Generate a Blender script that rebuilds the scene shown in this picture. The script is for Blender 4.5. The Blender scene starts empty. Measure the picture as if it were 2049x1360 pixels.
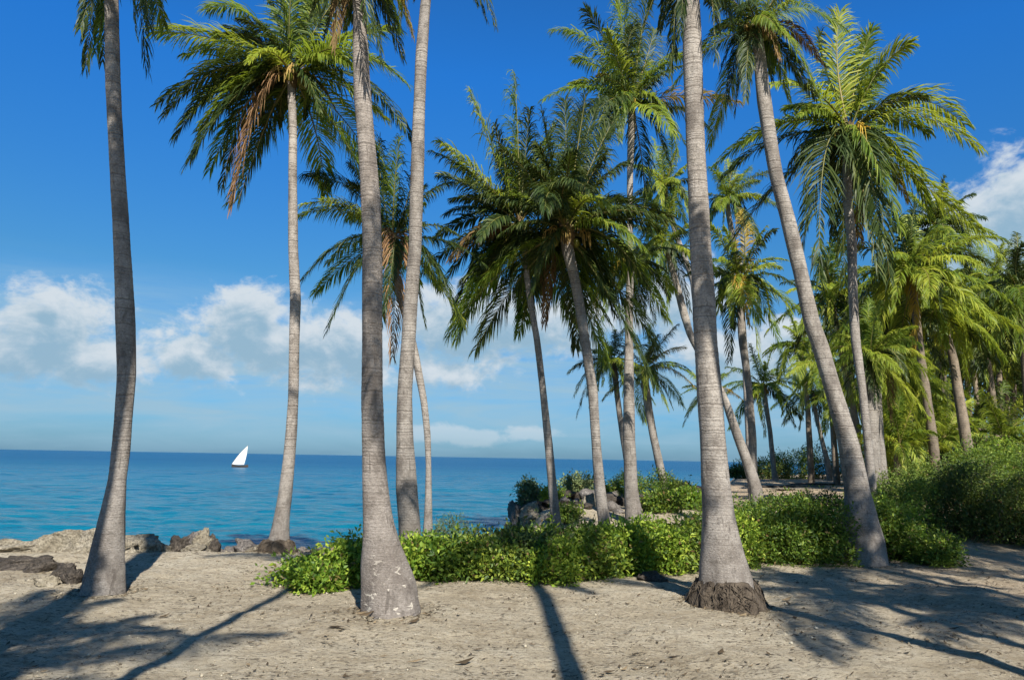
import bpy, math, random
import numpy as np
from mathutils import Vector, noise

random.seed(7)
scene = bpy.context.scene
col = scene.collection
R = math.radians

# ------------------------------------------------------------------ camera
F, CX, CY = 1500.0, 1024.5, 680.0
PITCH, ROLL = R(8.94), R(0.98)
CAM = np.array([0.0, 0.0, 1.7])
fw = np.array([0, math.cos(PITCH), math.sin(PITCH)])
r0 = np.array([1.0, 0, 0])
u0 = np.array([0, -math.sin(PITCH), math.cos(PITCH)])
rt = math.cos(ROLL) * r0 + math.sin(ROLL) * u0
up = -math.sin(ROLL) * r0 + math.cos(ROLL) * u0
cam_d = bpy.data.cameras.new('camera')
cam = bpy.data.objects.new('camera', cam_d)
col.objects.link(cam)
from mathutils import Matrix
m = Matrix(((rt[0], up[0], -fw[0], CAM[0]), (rt[1], up[1], -fw[1], CAM[1]), (rt[2], up[2], -fw[2], CAM[2]), (0, 0, 0, 1)))
cam.matrix_world = m
cam_d.sensor_width = 36
cam_d.lens = F / 2049 * 36
cam_d.clip_end = 60000
cam_d.clip_start = 0.05
scene.camera = cam


def ray(px, py):
    return fw + rt * (px - CX) / F - up * (py - CY) / F


def at(px, py, Y):
    d = ray(px, py)
    return CAM + d * (Y / d[1])


def pxsize(px, py, Y):
    return Y / ray(px, py)[1] / F


def azel(px, py):
    d = ray(px, py)
    d = d / np.linalg.norm(d)
    return math.atan2(d[0], d[1]), math.asin(d[2])


# ------------------------------------------------------------------ node helpers
def new_mat(name):
    mt = bpy.data.materials.new(name)
    mt.use_nodes = True
    nt = mt.node_tree
    nt.nodes.clear()
    return mt, nt


class NT:
    def __init__(s, nt):
        s.nt = nt

    def n(s, t, **kw):
        nd = s.nt.nodes.new(t)
        for k, v in kw.items():
            setattr(nd, k, v)
        return nd

    def put(s, sock, v):
        if v is None:
            return
        if hasattr(v, 'is_linked') or isinstance(v, bpy.types.NodeSocket):
            s.nt.links.new(v, sock)
        else:
            if isinstance(v, (tuple, list)) and len(v) == 3 and sock.type == 'RGBA':
                v = (*v, 1)
            sock.default_value = v

    def math(s, op, a, b=None, c=None, clamp=False):
        nd = s.n('ShaderNodeMath', operation=op, use_clamp=clamp)
        s.put(nd.inputs[0], a)
        s.put(nd.inputs[1], b)
        s.put(nd.inputs[2], c)
        return nd.outputs[0]

    def noise(s, vec, scale, detail=4, rough=.55, dist=0, out='Fac'):
        nd = s.n('ShaderNodeTexNoise')
        s.put(nd.inputs['Vector'], vec)
        nd.inputs['Scale'].default_value = scale
        nd.inputs['Detail'].default_value = detail
        nd.inputs['Roughness'].default_value = rough
        nd.inputs['Distortion'].default_value = dist
        return nd.outputs[out]

    def mapping(s, vec, scale=(1, 1, 1), loc=(0, 0, 0), rot=(0, 0, 0)):
        nd = s.n('ShaderNodeMapping')
        s.put(nd.inputs[0], vec)
        nd.inputs['Scale'].default_value = scale
        nd.inputs['Location'].default_value = loc
        nd.inputs['Rotation'].default_value = rot
        return nd.outputs[0]

    def ramp(s, fac, stops, interp='LINEAR'):
        nd = s.n('ShaderNodeValToRGB')
        cr = nd.color_ramp
        cr.interpolation = interp
        while len(cr.elements) < len(stops):
            cr.elements.new(.5)
        for e, (p, c) in zip(cr.elements, stops):
            e.position = p
            e.color = (c, c, c, 1) if isinstance(c, (int, float)) else (*c, 1)
        s.put(nd.inputs[0], fac)
        return nd.outputs[0]

    def mix(s, fac, a, b, blend='MIX'):
        nd = s.n('ShaderNodeMix', data_type='RGBA', blend_type=blend)
        s.put(nd.inputs[0], fac)
        s.put(nd.inputs[6], a)
        s.put(nd.inputs[7], b)
        return nd.outputs[2]

    def maprange(s, v, a, b, c=0.0, d=1.0, smooth=False):
        nd = s.n('ShaderNodeMapRange')
        if smooth:
            nd.interpolation_type = 'SMOOTHSTEP'
        s.put(nd.inputs[0], v)
        for i, q in enumerate((a, b, c, d)):
            s.put(nd.inputs[i + 1], q)
        return nd.outputs[0]

    def bump(s, h, strength, dist, normal=None):
        nd = s.n('ShaderNodeBump')
        s.put(nd.inputs['Height'], h)
        nd.inputs['Strength'].default_value = strength
        nd.inputs['Distance'].default_value = dist
        if normal is not None:
            s.put(nd.inputs['Normal'], normal)
        return nd.outputs[0]

    def principled(s, color, rough=.8, normal=None, spec=.3, alb=.68):
        nd = s.n('ShaderNodeBsdfPrincipled')
        if isinstance(color, (tuple, list)):
            color = tuple(q * alb for q in color[:3])
        else:
            color = s.mix(1.0, color, (alb, alb, alb), 'MULTIPLY')
        s.put(nd.inputs['Base Color'], color)
        s.put(nd.inputs['Roughness'], rough)
        nd.inputs['Specular IOR Level'].default_value = spec
        if normal is not None:
            s.put(nd.inputs['Normal'], normal)
        return nd

    def out(s, sh):
        o = s.n('ShaderNodeOutputMaterial')
        s.nt.links.new(sh, o.inputs[0])


def leaf_mat(name, c1, c2, c3, trans, tcol, rough=.5, spec=.22):
    mt, nt = new_mat(name)
    k = NT(nt)
    geo = k.n('ShaderNodeNewGeometry')
    oi = k.n('ShaderNodeObjectInfo')
    st = [(0, c1), (.55, c2), (1, c3)]
    if name.startswith('shrub'):
        st = [(0, (.16, .10, .045)), (.035, (.2, .13, .05)), (.05, c1), (.5, c2), (.86, tuple(a * .5 + b * .5 for a, b in zip(c2, c3))), (1, c3)]
    c = k.ramp(geo.outputs['Random Per Island'], st)
    hs = k.n('ShaderNodeHueSaturation')
    k.put(hs.inputs['Color'], c)
    k.put(hs.inputs['Value'], k.maprange(oi.outputs['Random'], 0, 1, .75, 1.25))
    k.put(hs.inputs['Hue'], k.maprange(oi.outputs['Random'], 0, 1, .515, .485))
    p = k.principled(hs.outputs[0], rough, spec=spec, alb=.82)
    tr = k.n('ShaderNodeBsdfTranslucent')
    k.put(tr.inputs[0], tuple(q * .82 for q in tcol))
    mx = k.n('ShaderNodeMixShader')
    mx.inputs[0].default_value = trans
    nt.links.new(p.outputs[0], mx.inputs[1])
    nt.links.new(tr.outputs[0], mx.inputs[2])
    k.out(mx.outputs[0])
    return mt


M = {}
M['green'] = leaf_mat('frond_green', (.045, .08, .012), (.12, .185, .022), (.29, .33, .04), .38, (.40, .50, .04))
M['dark'] = leaf_mat('frond_dark_green', (.022, .042, .012), (.045, .072, .016), (.11, .13, .028), .2, (.14, .19, .02))
M['light'] = leaf_mat('frond_light_green', (.14, .20, .022), (.25, .31, .033), (.42, .42, .06), .4, (.5, .56, .045))
M['yellow'] = leaf_mat('frond_yellow', (.30, .21, .025), (.42, .30, .04), (.50, .36, .09), .35, (.55, .38, .06))
M['dry'] = leaf_mat('frond_dry', (.13, .08, .035), (.22, .14, .06), (.34, .23, .11), .15, (.3, .18, .07), rough=.8, spec=.1)
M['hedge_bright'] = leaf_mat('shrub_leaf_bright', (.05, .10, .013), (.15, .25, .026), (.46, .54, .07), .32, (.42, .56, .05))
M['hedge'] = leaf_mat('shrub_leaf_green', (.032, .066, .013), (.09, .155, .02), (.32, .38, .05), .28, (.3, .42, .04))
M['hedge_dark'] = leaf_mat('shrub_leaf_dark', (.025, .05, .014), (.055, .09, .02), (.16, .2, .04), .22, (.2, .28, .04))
M['hedge_pale'] = leaf_mat('shrub_leaf_pale', (.08, .12, .05), (.14, .19, .075), (.24, .29, .12), .25, (.25, .33, .12))
M['grassy'] = leaf_mat('shrub_leaf_grassy', (.07, .12, .02), (.13, .19, .03), (.2, .25, .05), .3, (.3, .4, .05))


def mk_rachis():
    mt, nt = new_mat('rachis')
    k = NT(nt)
    oi = k.n('ShaderNodeObjectInfo')
    c = k.ramp(oi.outputs['Random'], [(0, (.12, .13, .03)), (.6, (.22, .2, .05)), (1, (.3, .22, .07))])
    k.out(k.principled(c, .5).outputs[0])
    return mt


M['rachis'] = mk_rachis()


def mk_bark(name, base1, base2, patches=False):
    mt, nt = new_mat(name)
    k = NT(nt)
    tc = k.n('ShaderNodeTexCoord')
    oi = k.n('ShaderNodeObjectInfo')
    uv = tc.outputs['UV']      # u: metres round the trunk, v: metres along it
    sx = k.n('ShaderNodeSeparateXYZ')
    k.put(sx.inputs[0], uv)
    ob = tc.outputs['Object']
    # leaf-scar rings
    wob = k.noise(ob, 3.0, 3)
    vv = k.math('ADD', sx.outputs[1], k.math('MULTIPLY', wob, .06))
    ringn = k.n('ShaderNodeTexNoise', noise_dimensions='1D')
    k.put(ringn.inputs['W'], vv)
    ringn.inputs['Scale'].default_value = 34
    ringn.inputs['Detail'].default_value = 3
    rings = ringn.outputs[0]
    fib = k.noise(k.mapping(uv, (16, 90, 1)), 1, 4, .6)
    blotch = k.noise(ob, 2.2, 5, .6)
    grain = k.noise(ob, 60, 3, .65)
    f = k.math('ADD', k.math('MULTIPLY', blotch, .6), k.math('MULTIPLY', grain, .4))
    c = k.mix(k.maprange(f, .40, .60), base1, base2)
    speck = k.noise(k.mapping(ob, (1, 1, 1.6)), 34, 5, .7)
    mott = k.noise(k.mapping(ob, (1, 1, .8)), 9, 5, .62, .5)
    c = k.mix(k.maprange(mott, .52, .66, 0, .6), c, tuple(q * .52 for q in base1))
    c = k.mix(k.maprange(speck, .55, .68, 0, .7), c, tuple(q * .42 for q in base1))
    c = k.mix(k.maprange(speck, .45, .33, 0, .45), c, tuple(min(.7, q * 1.45) for q in base2))
    c = k.mix(k.maprange(sx.outputs[1], .6, 3.2, 0, .45), c, k.mix(1.0, c, (1.75, 1.75, 1.72), 'MULTIPLY'))
    crk = k.noise(k.mapping(uv, (9, 1.6, 1)), 2.2, 5, .65, .6)
    c = k.mix(k.maprange(crk, .60, .68, 0, .55), c, (.07, .058, .048))
    rf = k.maprange(sx.outputs[1], .5, 2.2, .12, 1)
    c = k.mix(k.math('MULTIPLY', k.maprange(rings, .46, .30, 0, .62), rf), c, (.15, .125, .105))
    c = k.mix(k.maprange(fib, .55, .72, 0, .35), c, (.14, .12, .10))
    stain = k.noise(k.mapping(ob, (1, 1, .35)), 3.5, 4, .6)
    c = k.mix(k.maprange(stain, .53, .66, 0, .6), c, (.12, .10, .085))
    if patches:
        pt = k.noise(k.mapping(ob, (1, 1, 2.2)), 7.5, 3, .6, .6)
        hz = k.n('ShaderNodeSeparateXYZ')
        k.put(hz.inputs[0], ob)
        fade = k.maprange(hz.outputs[2], .75, .3, 0, 1)
        c = k.mix(k.math('MULTIPLY', k.maprange(pt, .61, .645, 0, .9), fade), c, (.66, .60, .50))
    hs = k.n('ShaderNodeHueSaturation')
    k.put(hs.inputs['Color'], c)
    k.put(hs.inputs['Value'], k.maprange(oi.outputs['Random'], 0, 1, .88, 1.12))
    h = k.math('ADD', k.math('MULTIPLY', rings, rf), k.math('ADD', k.math('MULTIPLY', fib, .35), k.math('MULTIPLY', speck, -.9)))
    k.out(k.principled(hs.outputs[0], .9, k.bump(h, .7, .022), .15).outputs[0])
    return mt


M['bark'] = mk_bark('palm_bark', (.205, .178, .152), (.36, .325, .285))
M['bark_brown'] = mk_bark('palm_bark_brown', (.16, .125, .09), (.28, .225, .165))
M['bark_patchy'] = mk_bark('palm_bark_patchy', (.20, .17, .145), (.34, .30, .262), True)


def mk_simple(name, c1, c2, scale, rough=.9, bs=.6, bd=.03, detail=6):
    mt, nt = new_mat(name)
    k = NT(nt)
    tc = k.n('ShaderNodeTexCoord')
    a = k.noise(tc.outputs['Object'], scale, detail, .62)
    b = k.noise(tc.outputs['Object'], scale * 9, 3, .6)
    f = k.math('ADD', k.math('MULTIPLY', a, .7), k.math('MULTIPLY', b, .3))
    c = k.mix(k.maprange(f, .36, .64), c1, c2)
    k.out(k.principled(c, rough, k.bump(f, bs, bd), .2).outputs[0])
    return mt


M['fibre'] = mk_simple('crown_fibre', (.10, .065, .03), (.24, .17, .08), 14)
M['roots'] = mk_simple('root_mass', (.035, .026, .019), (.19, .15, .108), 9, bs=1, bd=.06)
M['coconut_gold'] = mk_simple('coconut_gold', (.55, .33, .03), (.68, .44, .06), 6, .45, .1)
M['flower'] = mk_simple('flower_stalk', (.38, .24, .06), (.55, .38, .12), 9, .7, .1)
M['coconut_green'] = mk_simple('coconut_green', (.12, .15, .02), (.28, .25, .04), 6, .45, .1)
M['twig'] = mk_simple('shrub_twig', (.10, .075, .05), (.2, .16, .11), 20)


def mk_rock(name, c1, c2, c3, sc=3.0):
    mt, nt = new_mat(name)
    k = NT(nt)
    tc = k.n('ShaderNodeTexCoord')
    ob = tc.outputs['Object']
    a = k.noise(ob, sc, 8, .65, .4)
    b = k.noise(ob, sc * 8, 5, .65)
    c = k.ramp(a, [(.32, c1), (.5, c2), (.68, c3)])
    c = k.mix(k.maprange(b, .6, .36, 0, .75), c, tuple(x * .35 for x in c1))
    vor = k.n('ShaderNodeTexVoronoi')
    k.put(vor.inputs['Vector'], ob)
    vor.inputs['Scale'].default_value = sc * 6
    pit = k.maprange(vor.outputs['Distance'], .0, .35)
    h = k.math('ADD', k.math('ADD', a, b), k.math('MULTIPLY', pit, .4))
    k.out(k.principled(c, .92, k.bump(h, .9, .05), .15).outputs[0])
    return mt


M['limestone'] = mk_rock('limestone', (.23, .19, .13), (.38, .33, .24), (.52, .46, .36))
M['dark_rock'] = mk_rock('dark_and_shaded_rock', (.05, .043, .037), (.12, .10, .08), (.22, .185, .15), 4)  # dark rock; also holds the shade on the left shore's rock faces
M['grey_rock'] = mk_rock('grey_rock', (.15, .13, .12), (.28, .25, .22), (.45, .41, .37), 4)


def mk_ground():
    mt, nt = new_mat('sandy_ground')
    k = NT(nt)
    tc = k.n('ShaderNodeTexCoord')
    ob = tc.outputs['Object']
    big = k.noise(ob, .55, 5, .6)
    mid = k.noise(ob, 3.5, 5, .6)
    streak = k.noise(k.mapping(ob, (1.2, 5, 1), rot=(0, 0, .12)), 2.2, 5, .62)
    grain = k.noise(ob, 22, 7, .75)
    fine = k.noise(ob, 110, 3, .75)
    f = k.math('ADD', k.math('MULTIPLY', mid, .45), k.math('MULTIPLY', big, .55))
    c = k.ramp(f, [(.36, (.50, .405, .265)), (.5, (.72, .61, .43)), (.64, (.82, .72, .53))])
    c = k.mix(k.maprange(streak, .52, .70, 0, .45), c, (.20, .16, .11))
    c = k.mix(k.maprange(grain, .455, .36, 0, .85), c, (.20, .16, .115))
    c = k.mix(k.maprange(grain, .54, .66, 0, .6), c, (.80, .73, .60))
    c = k.mix(k.maprange(fine, .55, .68, 0, .6), c, (.2, .165, .125))
    # scattered bits of dark organic matter
    d1 = k.noise(k.mapping(ob, (1, 2.2, 1)), 13, 6, .72, .9)
    c = k.mix(k.math('MULTIPLY', k.maprange(d1, .555, .605, 0, .9), k.maprange(mid, .34, .52)), c, (.085, .065, .045))
    # reddish earth towards the path on the right
    sp = k.n('ShaderNodeSeparateXYZ')
    k.put(sp.inputs[0], ob)
    red = k.math('MULTIPLY', k.maprange(sp.outputs[0], 4.0, 7.5), k.maprange(big, .3, .6))
    c = k.mix(k.math('MULTIPLY', red, .55), c, (.50, .34, .21))
    h = k.math('ADD', k.math('MULTIPLY', grain, .8), k.math('ADD', k.math('MULTIPLY', fine, .35), k.math('MULTIPLY', mid, 1.0)))
    k.out(k.principled(c, .95, k.bump(h, 1.0, .075), .1).outputs[0])
    return mt


M['ground'] = mk_ground()


def mk_sea():
    mt, nt = new_mat('sea_water')
    k = NT(nt)
    tc = k.n('ShaderNodeTexCoord')
    ob = tc.outputs['Object']
    sp = k.n('ShaderNodeSeparateXYZ')
    k.put(sp.inputs[0], ob)
    w0 = k.noise(k.mapping(ob, (.5, 1.0, 1), rot=(0, 0, .3)), 2.6, 4, .6, .3)
    w1 = k.noise(k.mapping(ob, (.45, 1.0, 1), rot=(0, 0, .12)), .9, 5, .6, .4)
    w2 = k.noise(k.mapping(ob, (.4, 1.0, 1), rot=(0, 0, -.2)), .22, 4, .55)
    w3 = k.noise(k.mapping(ob, (.3, 1.0, 1)), .05, 4, .55)
    h = k.math('ADD', k.math('ADD', k.math('MULTIPLY', w0, .22), k.math('MULTIPLY', w1, .8)), k.math('ADD', k.math('MULTIPLY', w2, 1.6), k.math('MULTIPLY', w3, 3.0)))
    # shallow turquoise near the shore, deep blue farther out
    dep = k.maprange(sp.outputs[1], 16, 240, 0, 1)
    patch = k.noise(k.mapping(ob, (.25, 1, 1)), .035, 4, .6)
    c = k.ramp(dep, [(0, (.003, .128, .185)), (.3, (.003, .11, .19)), (1, (.002, .08, .18))])
    c = k.mix(k.maprange(patch, .45, .65, 0, .4), c, (.006, .07, .15))
    p = k.principled(c, k.maprange(sp.outputs[1], 20, 160, .14, .34), k.bump(h, .8, .7), .4, alb=.8)
    k.put(p.inputs['Specular IOR Level'], k.maprange(sp.outputs[1], 20, 260, .42, .10))
    p.inputs['IOR'].default_value = 1.33
    k.out(p.outputs[0])
    return mt


M['sea'] = mk_sea()


# ------------------------------------------------------------------ mesh helpers
def mesh_arrays(name, verts, quads=None, tris=None, mats=(), qm=None, tm=None, smooth=False, uv=None):
    me = bpy.data.meshes.new(name)
    verts = np.asarray(verts, dtype=np.float32)
    quads = np.zeros((0, 4), np.int32) if quads is None else np.asarray(quads, np.int32)
    tris = np.zeros((0, 3), np.int32) if tris is None else np.asarray(tris, np.int32)
    nq, ntr = len(quads), len(tris)
    me.vertices.add(len(verts))
    me.vertices.foreach_set('co', verts.ravel())
    li = np.concatenate([quads.ravel(), tris.ravel()])
    me.loops.add(len(li))
    me.loops.foreach_set('vertex_index', li)
    ls = np.concatenate([np.arange(nq) * 4, nq * 4 + np.arange(ntr) * 3]).astype(np.int32)
    me.polygons.add(nq + ntr)
    me.polygons.foreach_set('loop_start', ls)
    for mt in mats:
        me.materials.append(mt)
    if qm is not None or tm is not None:
        mi = np.concatenate([np.zeros(nq, np.int32) if qm is None else qm, np.zeros(ntr, np.int32) if tm is None else tm]).astype(np.int32)
        me.polygons.foreach_set('material_index', mi)
    if smooth:
        me.polygons.foreach_set('use_smooth', np.ones(nq + ntr, bool))
    if uv is not None:
        l = me.uv_layers.new(name='uv')
        l.data.foreach_set('uv', np.asarray(uv, np.float32)[li].ravel())
    me.update(calc_edges=True)
    return me


def link(name, me, parent=None, loc=None):
    o = bpy.data.objects.new(name, me)
    col.objects.link(o)
    if parent is not None:
        o.parent = parent
    if loc is not None:
        o.location = loc
    return o


def tag(o, label=None, cat=None, group=None, kind=None):
    if label: o['label'] = label
    if cat: o['category'] = cat
    if group: o['group'] = group
    if kind: o['kind'] = kind
    return o


def empty(name, loc, label, cat, group=None):
    o = bpy.data.objects.new(name, None)
    o.empty_display_size = .2
    o.location = loc
    col.objects.link(o)
    return tag(o, label, cat, group)


def nrm(a):
    return a / np.maximum(np.linalg.norm(a, axis=-1, keepdims=True), 1e-9)


def sstep(a, b, x):
    t = np.clip((x - a) / (b - a), 0, 1)
    return t * t * (3 - 2 * t)


def gnoise(p, octv=4, seed=0.0):
    """fractal noise of an (n,3) array"""
    return np.array([noise.fractal((q[0] + seed, q[1] - seed, q[2] + 2 * seed), 1.0, 2.0, octv) for q in p])


# ------------------------------------------------------------------ terrain
COAST = np.array([(-400, 9), (-60, 12.2), (-20, 12.9), (-9, 13.3), (-5, 13.7), (-2.6, 14.3), (-.6, 14.6), (.9, 15.6), (1.3, 17.6), (.3, 19.6),
                  (-.2, 21.3), (.9, 23.3), (4, 26), (8, 31), (11.2, 39), (14, 49), (21, 62), (36, 80), (70, 100), (400, 170)], float)


def coast_dist(x, y):
    P = np.stack([x, y], -1)
    best = np.full(x.shape, 1e9)
    sign = np.ones(x.shape)
    for a, b in zip(COAST[:-1], COAST[1:]):
        ab = b - a
        t = np.clip(((P - a) @ ab) / (ab @ ab), 0, 1)
        d = np.linalg.norm(P - (a + t[..., None] * ab), axis=-1)
        cr = ab[0] * (P[..., 1] - a[1]) - ab[1] * (P[..., 0] - a[0])
        upd = d < best - 1e-9
        best = np.where(upd, d, best)
        sign = np.where(upd, np.where(cr < 0, 1, -1), sign)
    return best * sign


def land_h(x, y):
    x = np.asarray(x, float)
    y = np.asarray(y, float)
    d = coast_dist(x, y)
    L = .5 * sstep(13.0, 19.5, y) * sstep(-1.2, 1.6, x) + .25 * sstep(6, 11, x) * sstep(12, 20, y)
    L = L + .10 * sstep(9.6, 12.5, y) * (1 - sstep(-4, -1, x)) * sstep(0.2, 1.5, d)
    edge = sstep(-1.6, .55, d)
    return -2.6 + (L + 2.6) * edge


def make_ground():
    def axis(segs):
        out = []
        for a, b, s in segs:
            out += list(np.arange(a, b, s))
        out.append(segs[-1][1])
        return np.array(out)
    xs = axis([(-260, -60, 25), (-60, -20, 4), (-20, -10, .5), (-10, -7, .15), (-7, 9, .06), (9, 14, .2), (14, 40, 1), (40, 120, 8), (120, 420, 40)])
    ys = axis([(-120, -20, 10), (-20, 2, 1.5), (2, 4.8, .3), (4.8, 16, .06), (16, 26, .2), (26, 60, .8), (60, 180, 6)])
    X, Y = np.meshgrid(xs, ys)
    Z = land_h(X, Y)
    near = (X > -11) & (X < 15) & (Y > 4) & (Y < 27)
    pts = np.stack([X[near], Y[near], np.zeros(near.sum())], -1)
    n1 = gnoise(pts * .45, 3, 3.1)
    n2 = gnoise(pts * np.array([1.6, 2.4, 1]), 3, 7.7)
    n3 = gnoise(pts * 9, 2, 1.3)
    dz = .05 * n1 + .028 * n2 + .008 * n3
    Zn = Z.copy()
    Zn[near] += dz
    nx, ny = len(xs), len(ys)
    idx = np.arange(nx * ny).reshape(ny, nx)
    q = np.stack([idx[:-1, :-1], idx[:-1, 1:], idx[1:, 1:], idx[1:, :-1]], -1).reshape(-1, 4)
    me = mesh_arrays('ground', np.stack([X, Y, Zn], -1).reshape(-1, 3), q, mats=[M['ground']], smooth=True)
    o = link('ground', me)
    tag(o, kind='structure')
    return xs, ys, Zn


GX, GY, GZ = make_ground()


def gz(x, y):
    i = int(np.clip(np.searchsorted(GX, x) - 1, 0, len(GX) - 2))
    j = int(np.clip(np.searchsorted(GY, y) - 1, 0, len(GY) - 2))
    fx = (x - GX[i]) / (GX[i + 1] - GX[i])
    fy = (y - GY[j]) / (GY[j + 1] - GY[j])
    return float(GZ[j, i] * (1 - fx) * (1 - fy) + GZ[j, i + 1] * fx * (1 - fy) + GZ[j + 1, i] * (1 - fx) * fy + GZ[j + 1, i + 1] * fx * fy)


def gpos(px, Y):
    """a point of the ground at column px and depth Y"""
    x = at(px, 1000, Y)[0]
    return np.array([x, Y, gz(x, Y)])


SEA_Z = -1.0


def sea_mesh():
    rad = [11.0]
    while rad[-1] < 45000:
        rad.append(rad[-1] * (1.0055 if rad[-1] < 130 else (1.02 if rad[-1] < 400 else 1.25)))
    rad = np.array(rad)
    deg = np.concatenate([np.arange(-105, -42, 3.0), np.arange(-42, 42, .14), np.arange(42, 106, 3.0)])
    th = np.radians(deg)
    Rr, Th = np.meshgrid(rad, th, indexing='ij')
    X, Y = Rr * np.sin(Th), Rr * np.cos(Th)
    rng = np.random.default_rng(12)
    Z = np.zeros_like(X)
    wob = .35 * np.sin(X * .13 + Y * .07) + .3 * np.sin(X * .05 - Y * .17 + 2)
    for i in range(34):
        lam = .5 * (4.2 / .5) ** ((i + rng.random()) / 34)
        dr = rng.normal(R(72), R(30))
        k_ = 2 * math.pi / lam
        ph = k_ * (X * math.cos(dr) + Y * math.sin(dr)) + rng.uniform(0, 6.28) + wob * (1 + i % 3)
        amp = .0062 * lam ** .85 * (.75 + .5 * np.sin(X * .21 * (1 + .1 * i) + Y * .13 + i))
        fade = np.clip(1.6 - Rr * .0055 * 3.2 / lam, 0, 1) * np.clip(1.3 - Rr / 230, 0, 1)
        Z += amp * fade * (np.sin(ph) + .25 * np.sin(2 * ph + 1.57))
    n, mm = X.shape
    idx = np.arange(n * mm).reshape(n, mm)
    q = np.stack([idx[:-1, :-1], idx[1:, :-1], idx[1:, 1:], idx[:-1, 1:]], -1).reshape(-1, 4)[:, ::-1]
    return mesh_arrays('sea', np.stack([X, Y, Z], -1).reshape(-1, 3), q, mats=[M['sea']], smooth=True)


sea = link('sea', sea_mesh(), loc=(0, 0, SEA_Z))
tag(sea, kind='structure')


# ------------------------------------------------------------------ palms
def smooth1(a, k):
    if k < 1: return a
    w = np.hanning(2 * k + 3)[1:-1]
    w /= w.sum()
    p = np.concatenate([2 * a[0] - a[k:0:-1], a, 2 * a[-1] - a[-2:-k - 2:-1]])
    return np.convolve(p, w, 'valid')


def trunk_mesh(C, rad, seed, step, sides, ring, ringamp, lump=.02):
    """C (n,3) centres bottom to top, rad (n,)"""
    s = np.concatenate([[0], np.cumsum(np.linalg.norm(np.diff(C, axis=0), axis=1))])
    n = max(12, int(s[-1] / step))
    ss = np.linspace(0, s[-1], n)
    k = max(1, int(.25 / (s[-1] / n)))
    cc = np.stack([smooth1(np.interp(ss, s, C[:, i]), k) for i in range(3)], -1)
    rr = smooth1(np.interp(ss, s, rad), max(1, k // 2))
    th = np.linspace(0, 2 * math.pi, sides, endpoint=False)
    rng = np.random.default_rng(seed)
    ph = ss / ring + .6 * np.sin(ss * 1.7 + seed) + .35 * np.sin(ss * 5.1)
    saw = (ph % 1.0)
    mul = 1 + ringamp * np.clip((ss - .4) / 1.6, .1, 1) * (saw - .5) * 2 * (.6 + .4 * np.sin(ss * 2.3 + seed * 2))
    ca, sa = np.cos(th), np.sin(th)
    lob = 1 + lump * (np.sin(3 * th[None] + seed + 1.2 * ss[:, None]) + np.sin(2 * th[None] + 2.1 * seed - .8 * ss[:, None]))
    gp = np.stack([np.broadcast_to(ca * 2.2, (n, sides)), np.broadcast_to(sa * 2.2, (n, sides)), np.broadcast_to(ss[:, None] * 1.5, (n, sides))], -1).reshape(-1, 3)
    lob = lob + (gnoise(gp, 3, seed * .7).reshape(n, sides) * (.05 + .07 * np.clip(1.2 - ss, 0, 1))[:, None])
    rg = rr[:, None] * mul[:, None] * lob
    V = np.zeros((n, sides, 3))
    V[..., 0] = cc[:, None, 0] + rg * ca
    V[..., 1] = cc[:, None, 1] + rg * sa
    V[..., 2] = cc[:, None, 2] + rng.normal(0, .003, (n, sides))
    sidx = np.concatenate([np.arange(sides), [0]])
    V2 = V[:, sidx]                    # seam column doubled for the uv
    W = sides + 1
    idx = np.arange(n * W).reshape(n, W)
    q = np.stack([idx[:-1, :-1], idx[:-1, 1:], idx[1:, 1:], idx[1:, :-1]], -1).reshape(-1, 4)
    uv = np.zeros((n, W, 2))
    uv[..., 0] = np.linspace(0, 1, W)[None] * rr.mean() * 6.28
    uv[..., 1] = ss[:, None]
    verts = np.concatenate([V2.reshape(-1, 3), [cc[-1]]])
    uvv = np.concatenate([uv.reshape(-1, 2), [[0, 0]]])
    top = np.stack([idx[-1, :-1], idx[-1, 1:], np.full(sides, n * W)], -1)
    return verts, q, top, uvv


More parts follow.
